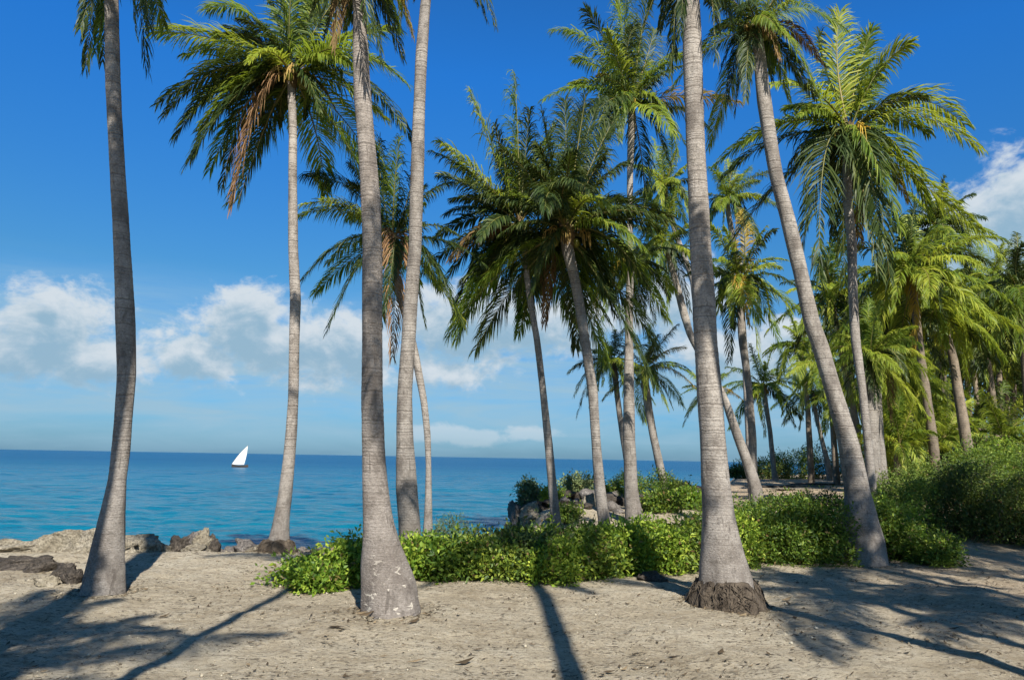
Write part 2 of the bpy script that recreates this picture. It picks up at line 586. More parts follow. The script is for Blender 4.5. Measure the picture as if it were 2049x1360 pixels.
def frond_arrays(C, Mi, T, pairs, ll, lw, droop, rng, roll, rw):
    C, Mi, T = (np.asarray(v, float) for v in (C, Mi, T))
    t = np.linspace(.12, .995, pairs)
    t = np.clip(t + rng.normal(0, .25 / pairs, pairs), .08, 1)
    P = ((1 - t) ** 2)[:, None] * C + (2 * t * (1 - t))[:, None] * Mi + (t ** 2)[:, None] * T
    Tan = nrm((2 * (1 - t))[:, None] * (Mi - C) + (2 * t)[:, None] * (T - Mi))
    hd = np.array([T[0] - C[0], T[1] - C[1], 0.0])
    if np.linalg.norm(hd) < .12 * np.linalg.norm(T - C):
        a = rng.uniform(0, 6.28)
        hd = np.array([math.cos(a), math.sin(a), 0])
    hd /= np.linalg.norm(hd)
    S0 = np.array([hd[1], -hd[0], 0])
    S = nrm(S0[None] - Tan * (Tan @ S0)[:, None])
    N = np.cross(S, Tan)
    ang = roll + rng.normal(0, .25) * t
    ca, sa = np.cos(ang)[:, None], np.sin(ang)[:, None]
    S, N = S * ca + N * sa, N * ca - S * sa
    g = np.array([0, 0, -1.0])
    VV, QQ, TT = [], [], []
    off = 0
    prof = (1 - np.exp(-t / .13)) * (1 - .66 * t ** 2.4)
    for sg in (1, -1):
        phi = np.radians(62 - 40 * t ** 1.2) + rng.normal(0, .09, pairs)
        lift = .17 + rng.normal(0, .12, pairs)
        d = nrm(np.cos(phi)[:, None] * Tan + sg * np.sin(phi)[:, None] * S + lift[:, None] * N)
        torn = np.ones(pairs)
        for _ in range(int(rng.integers(0, 3))):
            c0_, w0_ = rng.uniform(.2, .95), rng.uniform(.02, .07)
            torn[np.abs(t - c0_) < w0_] *= rng.uniform(.15, .7)
        L = (ll * prof * torn * rng.uniform(.78, 1.12, pairs))[:, None]
        dr = (droop * rng.uniform(.5, 1.6, pairs) * rng.uniform(.7, 1.35))[:, None]
        d2 = nrm(d + g * dr * .75)
        d3 = nrm(d2 + g * dr * .95)
        p1 = P + d * L * .36
        p2 = p1 + d2 * L * .36
        p3 = p2 + d3 * L * .34
        Nj = nrm(N + rng.normal(0, .38, (pairs, 3)))
        Wd = nrm(np.cross(d, Nj)) * lw
        Wd2 = nrm(np.cross(d2, Nj)) * lw
        V = np.stack([P - Wd * .35, P + Wd * .35, p1 - Wd, p1 + Wd, p2 - Wd2 * .72, p2 + Wd2 * .72, p3], 1)
        b = off + np.arange(pairs)[:, None] * 7
        QQ += [b + np.array([[0, 1, 3, 2]]), b + np.array([[2, 3, 5, 4]])]
        TT += [b + np.array([[4, 5, 6]])]
        VV.append(V.reshape(-1, 3))
        off += pairs * 7
    nl_q = sum(len(q) for q in QQ)
    # rachis: a tapered square tube
    m = 14
    tt = np.linspace(0, 1, m)
    RP = ((1 - tt) ** 2)[:, None] * C + (2 * tt * (1 - tt))[:, None] * Mi + (tt ** 2)[:, None] * T
    RT = nrm((2 * (1 - tt))[:, None] * (Mi - C) + (2 * tt)[:, None] * (T - Mi) + 1e-9)
    RS = nrm(S0[None] - RT * (RT @ S0)[:, None])
    RN = np.cross(RS, RT)
    w = rw * (1 - .88 * tt ** .8)[:, None]
    ring = np.stack([RP + RS * w, RP + RN * w * .7, RP - RS * w, RP - RN * w * .7], 1)
    idx = off + np.arange(m * 4).reshape(m, 4)
    for a in range(4):
        b2 = (a + 1) % 4
        QQ.append(np.stack([idx[:-1, a], idx[:-1, b2], idx[1:, b2], idx[1:, a]], -1))
    VV.append(ring.reshape(-1, 3))
    q = np.concatenate(QQ)
    qm = np.zeros(len(q), np.int32)
    qm[nl_q:] = 1
    return np.concatenate(VV), q, np.concatenate(TT), qm


def heart_mesh(Cc, r, hgt, seed, tdir):
    """the fibrous heart of the crown: a bulge with stubs of old leaf bases"""
    rng = np.random.default_rng(seed)
    sides, rings = 14, 14
    vs = []
    for i in range(rings):
        v = i / (rings - 1)
        rad = r * (.85 + .75 * math.sin(min(1, v * 1.25) * math.pi * .62)) * (1 - v ** 5)
        for j in range(sides):
            th = 2 * math.pi * j / sides
            k = 1 + .16 * math.sin(5 * th + i * 1.3 + seed) + rng.normal(0, .06)
            c = Cc + tdir * (v - .55) * hgt
            vs.append((c[0] + rad * k * math.cos(th), c[1] + rad * k * math.sin(th), c[2]))
    idx = np.arange(rings * sides).reshape(rings, sides)
    q = []
    for i in range(rings - 1):
        for j in range(sides):
            q.append((idx[i, j], idx[i, (j + 1) % sides], idx[i + 1, (j + 1) % sides], idx[i + 1, j]))
    vs = np.array(vs)
    return vs, np.array(q)


BASES = []


def palm(label, Y, rows, crown, fronds=(), auto=0, Rm=None, kinds=('green', 'dark', 'light'), seed=1, group='coconut palms',
         bark='bark', nuts=0, gold=False, root=None, emin=-40, emax=80, dense=1.0, droop=.95, world=None, autoback=False, name='palm_tree', trunk_only_step=None):
    """rows: (y, x_left, x_right) of the trunk outline from crown to foot; crown: pixel of the heart;
    fronds: (x, y, arch, kind[, dy]) tips; Rm: frond length in pixels"""
    rng = np.random.default_rng(seed * 13 + 5)
    if world is None:
        rows = sorted(rows, key=lambda q: -q[0])
        C = np.array([at((q[1] + q[2]) / 2, q[0], Y) for q in rows])
        rad = np.array([(q[2] - q[1]) / 2 * pxsize((q[1] + q[2]) / 2, q[0], Y) for q in rows])
        g = gz(C[0, 0], Y)
        # run the foot into the ground
        low = C[0].copy()
        if C[0, 2] > g - .25:
            dxy = (C[0] - C[1]) / max(C[1, 2] - C[0, 2], .05)
            ext = C[0, 2] - (g - .25)
            low = C[0] + np.array([dxy[0] * ext * .5, 0, -ext])
            C = np.vstack([low[None], C])
            rad = np.concatenate([[rad[0] * 1.04], rad])
        Cc = at(crown[0], crown[1], Y)
        px = pxsize(crown[0], crown[1], Y)
    else:
        C, rad = world
        C = np.array(C, float)
        rad = np.array(rad, float)
        g = gz(C[0, 0], C[0, 1])
        Cc = C[-1].copy()
        px = 1.0
    base = np.array([C[0, 0], C[0, 1], g])
    C = np.vstack([C, (Cc + (Cc - C[-1]) * .02)[None]]) if np.linalg.norm(Cc - C[-1]) > .05 else C
    if len(rad) < len(C):
        rad = np.concatenate([rad, [rad[-1] * .92]])
    root_o = empty(name, base, label, 'palm tree', group)
    far = Y > 22
    step = .03 if Y < 14 else (.05 if Y < 22 else .09)
    v, q, tp, uv = trunk_mesh(C - base, rad, seed, step, 26 if Y < 14 else (16 if Y < 22 else 10), .075 if Y < 14 else .11, .016 if Y < 14 else .025)
    link('trunk', mesh_arrays('trunk', v, q, tp, [M[bark]], smooth=True, uv=uv), root_o)
    if root:
        r_top, r_bot, hz = root
        nr, sd_ = 22, 72
        vs = []
        for i in range(nr):
            f = i / (nr - 1)
            z = hz * (1 - f) - .12 * f
            prof_ = r_top + (r_bot - r_top) * math.sin(min(1, f * 1.3) * math.pi / 2) + .06 * max(0, f - .7)
            if i == 0: prof_ = r_top * .6
            for j in range(sd_):
                th = 2 * math.pi * j / sd_
                p3 = (math.cos(th) * 1.3, math.sin(th) * 1.3, z * .9 + seed)
                n_ = noise.fractal(p3, 1, 2, 3) * .34 + noise.fractal((math.cos(th) * 9, math.sin(th) * 9, z * 3.5), 1, 2, 3) * .075 + noise.fractal((math.cos(th) * 24, math.sin(th) * 24, z * 9), 1, 2, 2) * .02
                rr_ = prof_ * (1 + n_)
                vs.append((rr_ * math.cos(th) + C[0, 0] - base[0], rr_ * math.sin(th), z + noise.noise((th * 2, z * 4, seed)) * .03))
        idx = np.arange(nr * sd_).reshape(nr, sd_)
        q = [(idx[i + 1, j], idx[i + 1, (j + 1) % sd_], idx[i, (j + 1) % sd_], idx[i, j]) for i in range(nr - 1) for j in range(sd_)]
        vs = np.array(vs)
        grid = vs.reshape(nr, sd_, 3)
        paths = []
        for _ in range(90):
            j = rng.uniform(0, sd_)
            i0_, i1_ = rng.uniform(0, 5), rng.uniform(12, 20)
            tt = np.linspace(i0_, i1_, 9)
            jj = j + np.cumsum(rng.normal(0, .8, 9))
            pts = np.array([grid[int(a_), int(b_) % sd_] for a_, b_ in zip(tt, jj)])
            cen = np.array([C[0, 0] - base[0], 0, 0])
            out_ = nrm((pts - cen) * np.array([1, 1, 0]))
            pts = pts + out_ * rng.uniform(.0, .02) + rng.normal(0, .006, pts.shape)
            pts[-1] += out_[-1] * .03
            paths.append((pts, np.linspace(rng.uniform(.005, .011), .003, 9)))
        tv, tq = tube_arrays(paths, 5)
        q = np.concatenate([np.array(q), tq + len(vs)])
        vs = np.concatenate([vs, tv])
        link('root_ball', mesh_arrays('root_ball', vs, q, mats=[M['roots']], smooth=True), root_o)
    BASES.append((C[0, 0], C[0, 1], rad[0], Y))
    tdir = nrm(C[-1] - C[max(0, len(C) - 3)])
    hr = rad[-1] * (1.0 if Y < 18 else .72)
    Rw = (Rm or 180) * px
    hh = max(.2, Rw * (.24 if Y < 18 else .17))
    hv, hq = heart_mesh(Cc - base, hr, hh, seed, tdir)
    crown_o = link('crown', mesh_arrays('crown', hv, hq, mats=[M['fibre']], smooth=True), root_o)

    def add(T, Mi, kind, scale=1.0):
        Ln = np.linalg.norm(T - Cc)
        hz_ = nrm(np.array([-(T - Cc)[1], (T - Cc)[0], 1e-6]))
        Mi = Mi + hz_ * rng.normal(0, .085) * Ln
        big = max(Ln, .5 * Rw)
        pairs = int((104 if Y < 16 else (80 if Y < 24 else 72)) * dense * min(1.2, .45 + .55 * Ln / Rw))
        ll = .29 * big * scale
        lw = (.0070 if Y < 23 else .0078) * Rw * (64 / max(pairs, 20)) ** .6
        fr = frond_arrays(Cc - base, Mi - base, T - base, pairs, ll, lw, droop * (1.25 if kind in ('dry', 'yellow') else 1), rng, rng.normal(0, .3), .012 * Rw)
        mt = M[kind]
        o = link('frond', mesh_arrays('frond', fr[0], fr[1], fr[2], [mt, M['rachis']], qm=fr[3]), crown_o)
        if kind == 'dry': o['label'] = 'dry brown frond'
        if kind == 'yellow': o['label'] = 'yellowing old frond'

    for fr in fronds:
        x, y, arch, kind = fr[:4]
        T0 = at(x, y, Y)
        Ln = np.linalg.norm(T0 - Cc)
        room = max(0, 1 - Ln / (1.25 * Rw))
        dy = fr[4] * Rw if len(fr) > 4 else (rng.uniform(-.75, .75) * room + rng.normal(0, .18)) * Rw
        T = at(x, y, Y + dy)
        Ln = np.linalg.norm(T - Cc)
        Mi = Cc + (T - Cc) * .48 + np.array([0, 0, arch * Ln * 1.5])
        add(T, Mi, kind)
    for k in range(auto):
        a = k * 2.39996 + seed
        if autoback: a = rng.uniform(.25, math.pi - .25)
        if world is None and Y < 18 and math.sin(a) < -.25: a = -a
        f = (k + .5) / auto
        el = R(emax + (emin - emax) * f + rng.normal(0, 6))
        Lr = Rw * rng.uniform(.85, 1.1)
        d0 = np.array([math.cos(el) * math.cos(a), math.cos(el) * math.sin(a), math.sin(el)])
        T = Cc + d0 * Lr * .93 - np.array([0, 0, Lr * (.06 + .38 * math.cos(el))])
        Mi = Cc + d0 * Lr * .52
        add(T, Mi, kinds[int(rng.integers(len(kinds)))])
    if Y >= 18 and world is None:
        for k in range(4):
            a = -math.pi / 2 + (k - 1.5) * .75 + rng.normal(0, .2)
            d0 = np.array([math.cos(a), math.sin(a), 0])
            Ln = Rw * rng.uniform(.75, 1.0)
            T = Cc + d0 * Ln * rng.uniform(.35, .6) - np.array([0, 0, Ln * rng.uniform(.5, .75)])
            add(T, Cc + d0 * Ln * .42 + np.array([0, 0, Ln * .22]), kinds[int(rng.integers(len(kinds)))])
    for k in range(nuts):
        a = rng.uniform(0, 6.28)
        rr_ = hr * 1.9 + rng.uniform(0, .06)
        c = Cc + np.array([rr_ * math.cos(a), rr_ * math.sin(a) - .06, -hh * rng.uniform(.1, .45)])
        s = rng.uniform(.055, .085) * (1.0 if Y < 20 else 1.2)
        tr, vs = ico(2)
        vs = vs * np.array([s, s, s * 1.3]) * (1 + .05 * np.sin(3 * np.arctan2(vs[:, 1], vs[:, 0])))[:, None]
        link('coconut', mesh_arrays('coconut', vs + (c - base), None, tr, [M['coconut_gold' if gold else 'coconut_green']], smooth=True), crown_o)
    for k in range(3 if nuts > 2 else 0):
        a = -math.pi / 2 + (k - 1) * 1.0 + rng.normal(0, .25)
        o_ = np.array([math.cos(a), math.sin(a), 0])
        s0 = Cc - base + o_ * hr * .8
        sz = Rw * .16
        stem = [s0, s0 + o_ * sz * .5 + np.array([0, 0, sz * .25]), s0 + o_ * sz * .85 - np.array([0, 0, sz * .1])]
        paths = [(np.array(stem), np.array([.012, .01, .007]) * Rw / 2)]
        for _ in range(14):
            t_ = rng.uniform(.35, 1)
            p0 = stem[0] * (1 - t_) + stem[2] * t_ + np.array([0, 0, sz * .18 * (1 - abs(2 * t_ - 1))])
            dv = nrm(o_ * .6 + rng.normal(0, .5, 3)) * sz * .35
            paths.append((np.array([p0, p0 + dv * .6 - np.array([0, 0, sz * .12]), p0 + dv * .8 - np.array([0, 0, sz * rng.uniform(.4, .8)])]), np.array([.006, .006, .004]) * Rw / 2))
        sv, sq = tube_arrays(paths, 5)
        link('flower_stalk', mesh_arrays('flower_stalk', sv, sq, mats=[M['coconut_gold'] if gold else M['flower']], smooth=True), crown_o)
    return root_o


import bmesh
_ico = {}


def ico(sub):
    if sub not in _ico:
        bm = bmesh.new()
        bmesh.ops.create_icosphere(bm, subdivisions=sub, radius=1)
        bm.verts.ensure_lookup_table()
        _ico[sub] = (np.array([[v.index for v in f.verts] for f in bm.faces]), np.array([v.co[:] for v in bm.verts]))
        bm.free()
    t, v = _ico[sub]
    return t, v.copy()


def rock_arrays(seed, size, sub=4, rough=.3, flat=True):
    tr, v = ico(sub)
    rng = np.random.default_rng(seed + 100)
    u = v.copy()
    if flat:                       # knock planar facets off the ball
        for _ in range(13):
            n = nrm(rng.normal(0, 1, 3))
            h = rng.uniform(.5, .86)
            d = u @ n
            u = u - np.maximum(d - h, 0)[:, None] * n[None] * .93
    n1 = gnoise(v * 1.6, 4, seed * 1.37)
    n2 = gnoise(v * 6, 3, seed * 2.11)
    u = u * (1 + rough * n1 + .09 * n2)[:, None]
    return tr, u * np.array(size)


def rock(label, px, Y, size, seed, mat='dark_rock', dz=0.0, name='rock', group='rocks along the shore', rot=0.0, sub=4, rough=.3):
    p = gpos(px, Y)
    tr, v = rock_arrays(seed, size, sub, rough)
    o = link(name, mesh_arrays(name, v, None, tr, [M[mat]], smooth=False), loc=(p[0], p[1], p[2] + dz))
    o.rotation_euler = (0, 0, rot)
    return tag(o, label, 'rock', group)


# ------------------------------------------------------------------ shrubs
def leaf_cloud(blobs, n, leaf, rng, per=6, inner=.14, aspect=.42):
    """leaf rhombs in small sprigs over a set of ellipsoids: blobs (k,6) centre + radii"""
    blobs = np.asarray(blobs, float)
    vol = (blobs[:, 3] * blobs[:, 4] + blobs[:, 3] * blobs[:, 5] + blobs[:, 4] * blobs[:, 5])
    m = n // per
    pick = rng.choice(len(blobs), m * 2, p=vol / vol.sum())
    d = nrm(rng.normal(0, 1, (m * 2, 3)))
    d[:, 2] = np.where(d[:, 2] < -.3, -d[:, 2], d[:, 2])
    rad = np.where(rng.random(m * 2) < inner, rng.uniform(.3, .8, m * 2), rng.uniform(.85, 1.12, m * 2))
    P = blobs[pick, :3] + d * blobs[pick, 3:] * rad[:, None]
    # thin out what lies deep inside another blob
    deep = np.zeros(len(P), bool)
    for b in blobs:
        deep |= ((((P - b[:3]) / b[3:]) ** 2).sum(1) < .45)
    keep = ~deep | (rng.random(len(P)) < .3)
    P, d = P[keep][:m], d[keep][:m]
    m = len(P)
    P = P + d * np.abs(rng.normal(0, .055, (m, 1))) * (leaf / .055) * (rng.random((m, 1)) < .35)
    P = np.repeat(P, per, 0)
    O = np.repeat(nrm(d + rng.normal(0, .25, d.shape) + np.array([0, 0, .35])), per, 0)
    ax = nrm(O * .7 + rng.normal(0, .75, O.shape))
    P = P + ax * leaf * rng.uniform(.1, .9, (len(P), 1)) + O * leaf * rng.uniform(-1.3, 1.3, (len(P), 1))
    nv = nrm(O + rng.normal(0, .55, O.shape))
    sd = nrm(np.cross(ax, nv))
    nn = np.cross(sd, ax)
    L = leaf * rng.uniform(.6, 1.25, (len(P), 1))
    w = L * aspect
    V = np.stack([P, P + ax * L * .45 + sd * w * .5 + nn * w * .18, P + ax * L - np.array([0, 0, 1]) * L * .12, P + ax * L * .45 - sd * w * .5 + nn * w * .18], 1)
    k = np.arange(len(P))[:, None] * 4
    return V.reshape(-1, 3), np.concatenate([k + np.array([[0, 1, 2]]), k + np.array([[0, 2, 3]])])


def shoots(blobs, n, leaf, length, rng, aspect):
    """leafy shoots that stick out of the top and sides of a shrub; returns leaves and stem paths"""
    P, A, paths = [], [], []
    for _ in range(n):
        b = blobs[int(rng.integers(len(blobs)))]
        d = nrm(np.array([rng.normal(), rng.normal(), abs(rng.normal()) + .6]))
        s0 = np.array(b[:3]) + d * np.array(b[3:]) * .8
        ax = nrm(d + np.array([0, 0, .7]) + rng.normal(0, .2, 3))
        L = length * rng.uniform(.5, 1.15)
        e = s0 + ax * L + np.array([d[0], d[1], -.3]) * L * .25
        root = np.array([s0[0] * .2, s0[1] * .2, -.04])
        paths.append((np.array([root, (root + s0) / 2 + np.array([0, 0, .05]), s0, (s0 + e) / 2 + ax * .02, e]), np.array([.008, .006, .004, .003, .002])))
        for j in range(11):
            t = (j + .5) / 11
            P.append(s0 + (e - s0) * t)
            A.append(nrm(ax * .5 + rng.normal(0, .7, 3)))
    P, ax = np.array(P), np.array(A)
    nv = nrm(rng.normal(0, .6, P.shape) + np.array([0, 0, 1]))
    sd = nrm(np.cross(ax, nv))
    nn = np.cross(sd, ax)
    L = leaf * rng.uniform(.6, 1.2, (len(P), 1))
    w = L * aspect
    V = np.stack([P, P + ax * L * .45 + sd * w * .5 + nn * w * .18, P + ax * L, P + ax * L * .45 - sd * w * .5 + nn * w * .18], 1)
    k = np.arange(len(P))[:, None] * 4
    return V.reshape(-1, 3), np.concatenate([k + np.array([[0, 1, 2]]), k + np.array([[0, 2, 3]])]), paths


def tube_arrays(paths, sides=5):
    V, Q = [], []
    off = 0
    for P, r in paths:
        P = np.asarray(P, float)
        n = len(P)
        r = np.asarray(r, float)
        T = nrm(np.gradient(P, axis=0))
        A = nrm(np.cross(T, np.array([.3, .9, .2])))
        B = np.cross(T, A)
        th = np.linspace(0, 6.283, sides, endpoint=False)
        V.append((P[:, None] + r[:, None, None] * (A[:, None] * np.cos(th)[None, :, None] + B[:, None] * np.sin(th)[None, :, None])).reshape(-1, 3))
        idx = off + np.arange(n * sides).reshape(n, sides)
        for a in range(sides):
            b = (a + 1) % sides
            Q.append(np.stack([idx[:-1, a], idx[:-1, b], idx[1:, b], idx[1:, a]], -1))
        off += n * sides
    return np.concatenate(V), np.concatenate(Q)


def shrub(label, x, Y, w, dep, h, n, leaf, mat, seed, group='shrubs of the hedge', name='shrub', z=None, nb=13, aspect=.42, cat='shrub', lean=(0, 0)):
    rng = np.random.default_rng(seed * 7 + 3)
    g = gz(x, Y) if z is None else z
    o = empty(name, (x, Y, g), label, cat, group)
    bl = []
    for i in range(nb):
        a = rng.uniform(0, 6.28)
        q = math.sqrt(rng.random()) * .8
        bw = rng.uniform(.2, .42)
        top = h * (1 - .42 * q ** 2) * rng.uniform(.62, 1.1)
        rz = max(.12, min(.34, h * rng.uniform(.26, .4)))
        zz = top - rz
        while True:
            bl.append((w * q * math.cos(a) + lean[0], dep * q * math.sin(a) + lean[1], max(zz, .03), w * bw, dep * bw, rz))
            if zz < rz * .8:
                break
            zz -= rz * 1.3
            bw *= .97
    leaf *= rng.uniform(.82, 1.2)
    V, Tt = leaf_cloud(bl, n, leaf, rng, aspect=aspect * rng.uniform(.85, 1.25))
    V[:, 2] = np.maximum(V[:, 2], .01 + .02 * rng.random(len(V)))
    V2, T2, paths = shoots(bl, 26 if Y < 25 else 10, leaf * 1.05, .16 + .12 * h if Y < 25 else .35, rng, aspect)
    Tt = np.concatenate([Tt, T2 + len(V)])
    V = np.concatenate([V, V2])
    link('foliage', mesh_arrays('foliage', V, None, Tt, [M[mat]]), o)
    for b in bl[:9:2]:
        e = np.array(b[:3]) * .9
        s0 = np.array([e[0] * .25, e[1] * .25, -.05])
        mid = s0 + (e - s0) * .5 + np.array([0, 0, .08 * h])
        paths.append((np.array([s0, mid, e]), np.array([.012, .008, .004]) * (.6 + .6 * h)))
    sv, sq = tube_arrays(paths)
    link('stem', mesh_arrays('stem', sv, sq, mats=[M['twig']]), o)
    return o


def tree(label, x, Y, w, h, trunk_h, n, leaf, mat, seed, group='broadleaf trees behind the palms'):
    rng = np.random.default_rng(seed * 3 + 11)
    g = gz(x, Y)
    o = empty('tree', (x, Y, g), label, 'tree', group)
    bl = []
    for i in range(14):
        a = rng.uniform(0, 6.28)
        q = math.sqrt(rng.random()) * .75
        f = rng.random()
        zc = trunk_h + (h - trunk_h) * (.15 + .7 * f)
        sc = math.sin(math.pi * (.2 + .65 * f))
        bl.append((w * q * math.cos(a) * sc, w * q * math.sin(a) * sc, zc, w * rng.uniform(.25, .42), w * rng.uniform(.25, .42), (h - trunk_h) * rng.uniform(.13, .2)))
    V, Tt = leaf_cloud(bl, n, leaf, rng)
    link('crown', mesh_arrays('crown', V, None, Tt, [M[mat]]), o)
    paths = [(np.array([(0, 0, -.2), (.05, 0, trunk_h * .5), (0, .05, trunk_h), (.1, 0, h * .75)]), np.array([.2, .16, .13, .04]) * h / 7)]
    for b in bl[:8]:
        e = np.array(b[:3])
        s0 = np.array([0, 0, trunk_h * rng.uniform(.8, 1.1)])
        paths.append((np.array([s0, s0 + (e - s0) * .5 + np.array([0, 0, .15]), e]), np.array([.07, .05, .02]) * h / 7))
    sv, sq = tube_arrays(paths, 7)
    link('trunk', mesh_arrays('trunk', sv, sq, mats=[M['twig']], smooth=True), o)
    return o


# ------------------------------------------------------------------ the palms, near to far
G, D, Lt, Ye, Dr = 'green', 'dark', 'light', 'yellow', 'dry'

palm('thick flared palm with white lichen flecks near its foot, standing before the low bushes', 8.42,
     [(-60, 692, 716), (0, 707, 732), (100, 706, 736), (200, 708, 743), (300, 716, 752), (400, 722, 761), (500, 725, 765), (675, 725, 765), (780, 724, 766), (880, 725, 769), (930, 725, 772),
      (980, 726, 778), (1030, 727, 785), (1080, 727, 797), (1130, 726, 818), (1180, 725, 834), (1228, 723, 842)], (694, -70),
     [(640, 50, .3, D), (668, 95, .35, Dr), (762, 125, .4, D), (806, 118, .42, D), (800, 60, .3, G), (825, 70, .3, Ye), (742, 70, .3, D), (610, -10, .3, G), (860, -80, .25, G),
      (790, 95, .42, D), (815, 45, .35, G), (650, 72, .38, D), (622, 35, .32, D), (775, 60, .4, D, .3), (560, -60, .25, G), (600, -130, .2, G), (690, 60, .3, G, .5), (720, 90, .3, D, .4)],
     auto=12, Rm=230, emin=25, seed=1, bark='bark_patchy', group='big palms with their feet on the sand')

palm('curved palm with its trunk deep in shade, beside the pale limestone ledge', 9.4,
     [(-110, 207, 230), (0, 210, 236), (150, 212, 240), (225, 215, 243), (350, 222, 250), (500, 229, 260), (650, 233, 269), (750, 236, 271), (830, 231, 264), (900, 225, 260), (960, 218, 252),
      (1030, 201, 249), (1105, 184, 249), (1150, 172, 249), (1182, 163, 249)], (218, -120),
     [(172, 138, .5, D), (192, 105, .45, G), (205, 125, .4, D, .3), (292, 142, .5, D), (272, 70, .45, G), (160, 60, .4, D), (300, 60, .4, D), (75, -60, .25, G), (370, -80, .25, G), (120, -40, .3, G), (330, -40, .3, G), (200, 20, .35, D, .4)],
     auto=10, Rm=265, emin=25, seed=2, group='big palms with their feet on the sand')

palm('stout palm rising from a dark swollen mass of roots, in front of the green hedge', 9.38,
     [(-80, 1362, 1390), (0, 1367, 1400), (100, 1367, 1405), (200, 1371, 1407), (300, 1374, 1410), (400, 1378, 1417), (500, 1381, 1422), (600, 1386, 1430), (680, 1389, 1434), (780, 1395, 1445),
      (880, 1401, 1452), (980, 1405, 1463), (1030, 1406, 1470), (1080, 1405, 1482), (1130, 1401, 1497), (1165, 1399, 1506), (1200, 1398, 1510)], (1375, -90),
     [(1342, 150, .5, D), (1432, 120, .5, D), (1350, 115, .48, D), (1470, 70, .42, D), (1290, 50, .35, D), (1362, 70, .45, D), (1300, 10, .35, G), (1440, 60, .45, D), (1462, -20, .35, G), (1250, -60, .25, G), (1530, -60, .25, G), (1385, 40, .35, D, .5), (1320, 60, .45, D)],
     auto=12, Rm=250, emin=25, seed=3, root=(.32, .46, .31), group='big palms with their feet on the sand')

palm('leaning palm that curves up to the left from its wide foot beside the hedge', 13.42,
     [(90, 1506, 1528), (200, 1515, 1542), (300, 1531, 1557), (350, 1540, 1566), (450, 1565, 1594), (550, 1589, 1617), (650, 1609, 1641), (690, 1624, 1657), (780, 1650, 1683), (880, 1677, 1717),
      (980, 1692, 1740), (1030, 1692, 1754), (1080, 1688, 1766), (1122, 1680, 1772)], (1513, 60),
     [(1440, 150, .4, D), (1472, 225, .42, D), (1492, 200, .4, D, -.3), (1455, 205, .4, D), (1425, 60, .3, G), (1380, 130, .35, D), (1545, 160, .4, D, .4), (1640, 195, .35, G), (1602, 170, .4, D), (1645, 130, .3, Dr),
      (1580, 200, .4, G), (1690, 60, .3, G), (1660, -20, .2, G), (1450, -120, .1, G), (1530, -180, .0, G), (1620, -110, .1, Lt), (1390, -50, .2, D), (1480, 20, .3, D, -.6), (1560, 60, .3, G, -.6), (1560, 120, .4, Dr, -.3)],
     auto=8, Rm=190, seed=4, nuts=4, group='big palms with their feet on the sand')

palm('slim palm at the water edge with a dark root foot and a wide crown', 12.8,
     [(175, 575, 591), (250, 578, 594), (350, 577, 594), (500, 577, 596), (600, 581, 602), (680, 579, 599), (795, 577, 597), (860, 572, 594), (930, 565, 589), (1000, 555, 583), (1025, 550, 580), (1060, 543, 578),
      (1085, 536, 579), (1105, 531, 580)], (585, 150),
     [(318, 208, .26, D), (372, 332, .3, D), (464, 415, .32, Dr), (445, 370, .3, D, .3), (308, 62, .16, Lt), (372, 110, .2, G), (415, 20, .28, G), (430, 70, .25, D), (395, 200, .25, G), (500, -60, .12, D), (545, -90, .05, G), (600, -110, .0, G), (655, -90, .08, Lt), (700, -30, .15, D),
      (668, 215, .34, Ye, .1), (640, 225, .3, D), (735, 60, .2, G), (725, 150, .25, Lt), (735, 215, .3, G), (822, 275, .3, D), (815, 170, .25, G), (800, 60, .2, G), (497, 125, .35, Lt), (520, 190, .35, D), (525, 275, .35, Dr, .3), (330, 228, .28, D), (382, 318, .32, D, .1), (398, 262, .28, G), (352, 275, .28, D), (478, 398, .35, D, .2), (420, 340, .32, G), (560, 250, .4, D), (610, 235, .4, D, .3), (480, 40, .25, D), (690, 120, .25, D)],
     auto=12, Rm=265, seed=5, root=(.18, .31, .2), nuts=3, droop=.7, group='big palms with their feet on the sand')

palm('pale palm directly behind the lichen flecked one, its foot hidden in the bright green bushes', 11.5,
     [(-90, 860, 876), (0, 842, 862), (100, 832, 856), (200, 828, 851), (300, 823, 849), (400, 820, 846), (500, 818, 843), (600, 808, 836), (675, 804, 832), (780, 795, 825), (880, 792, 827), (980, 792, 835), (1080, 799, 843), (1120, 799, 846)],
     (874, -110), [(990, 52, .4, D), (972, 40, .38, D), (800, 40, .35, D), (955, 10, .35, G), (1000, -60, .25, G), (780, 10, .3, D), (830, 0, .35, D, .3), (770, -60, .25, G)],
     auto=10, Rm=190, emin=20, seed=6)

palm('thin palm with a curved trunk close behind the pale palm, its crown half hidden', 14.0,
     [(505, 778, 793), (545, 782, 798), (600, 795, 811), (660, 812, 828), (720, 825, 841), (800, 841, 855), (870, 849, 862), (930, 852, 863), (1000, 850, 864), (1075, 846, 866)], (786, 480),
     [(612, 352, .22, D), (598, 432, .25, G), (606, 410, .25, Lt), (600, 565, .25, D), (656, 660, .28, D), (700, 330, .1, D), (760, 280, .02, D), (800, 275, .0, G), (840, 300, .05, D), (905, 365, .2, D), (915, 470, .25, D),
      (922, 640, .32, D), (850, 650, .35, D), (800, 535, .3, Ye), (785, 715, .5, Dr), (700, 440, .2, G), (890, 560, .3, D), (770, 620, .4, D)],
     auto=12, Rm=195, seed=7, nuts=2)

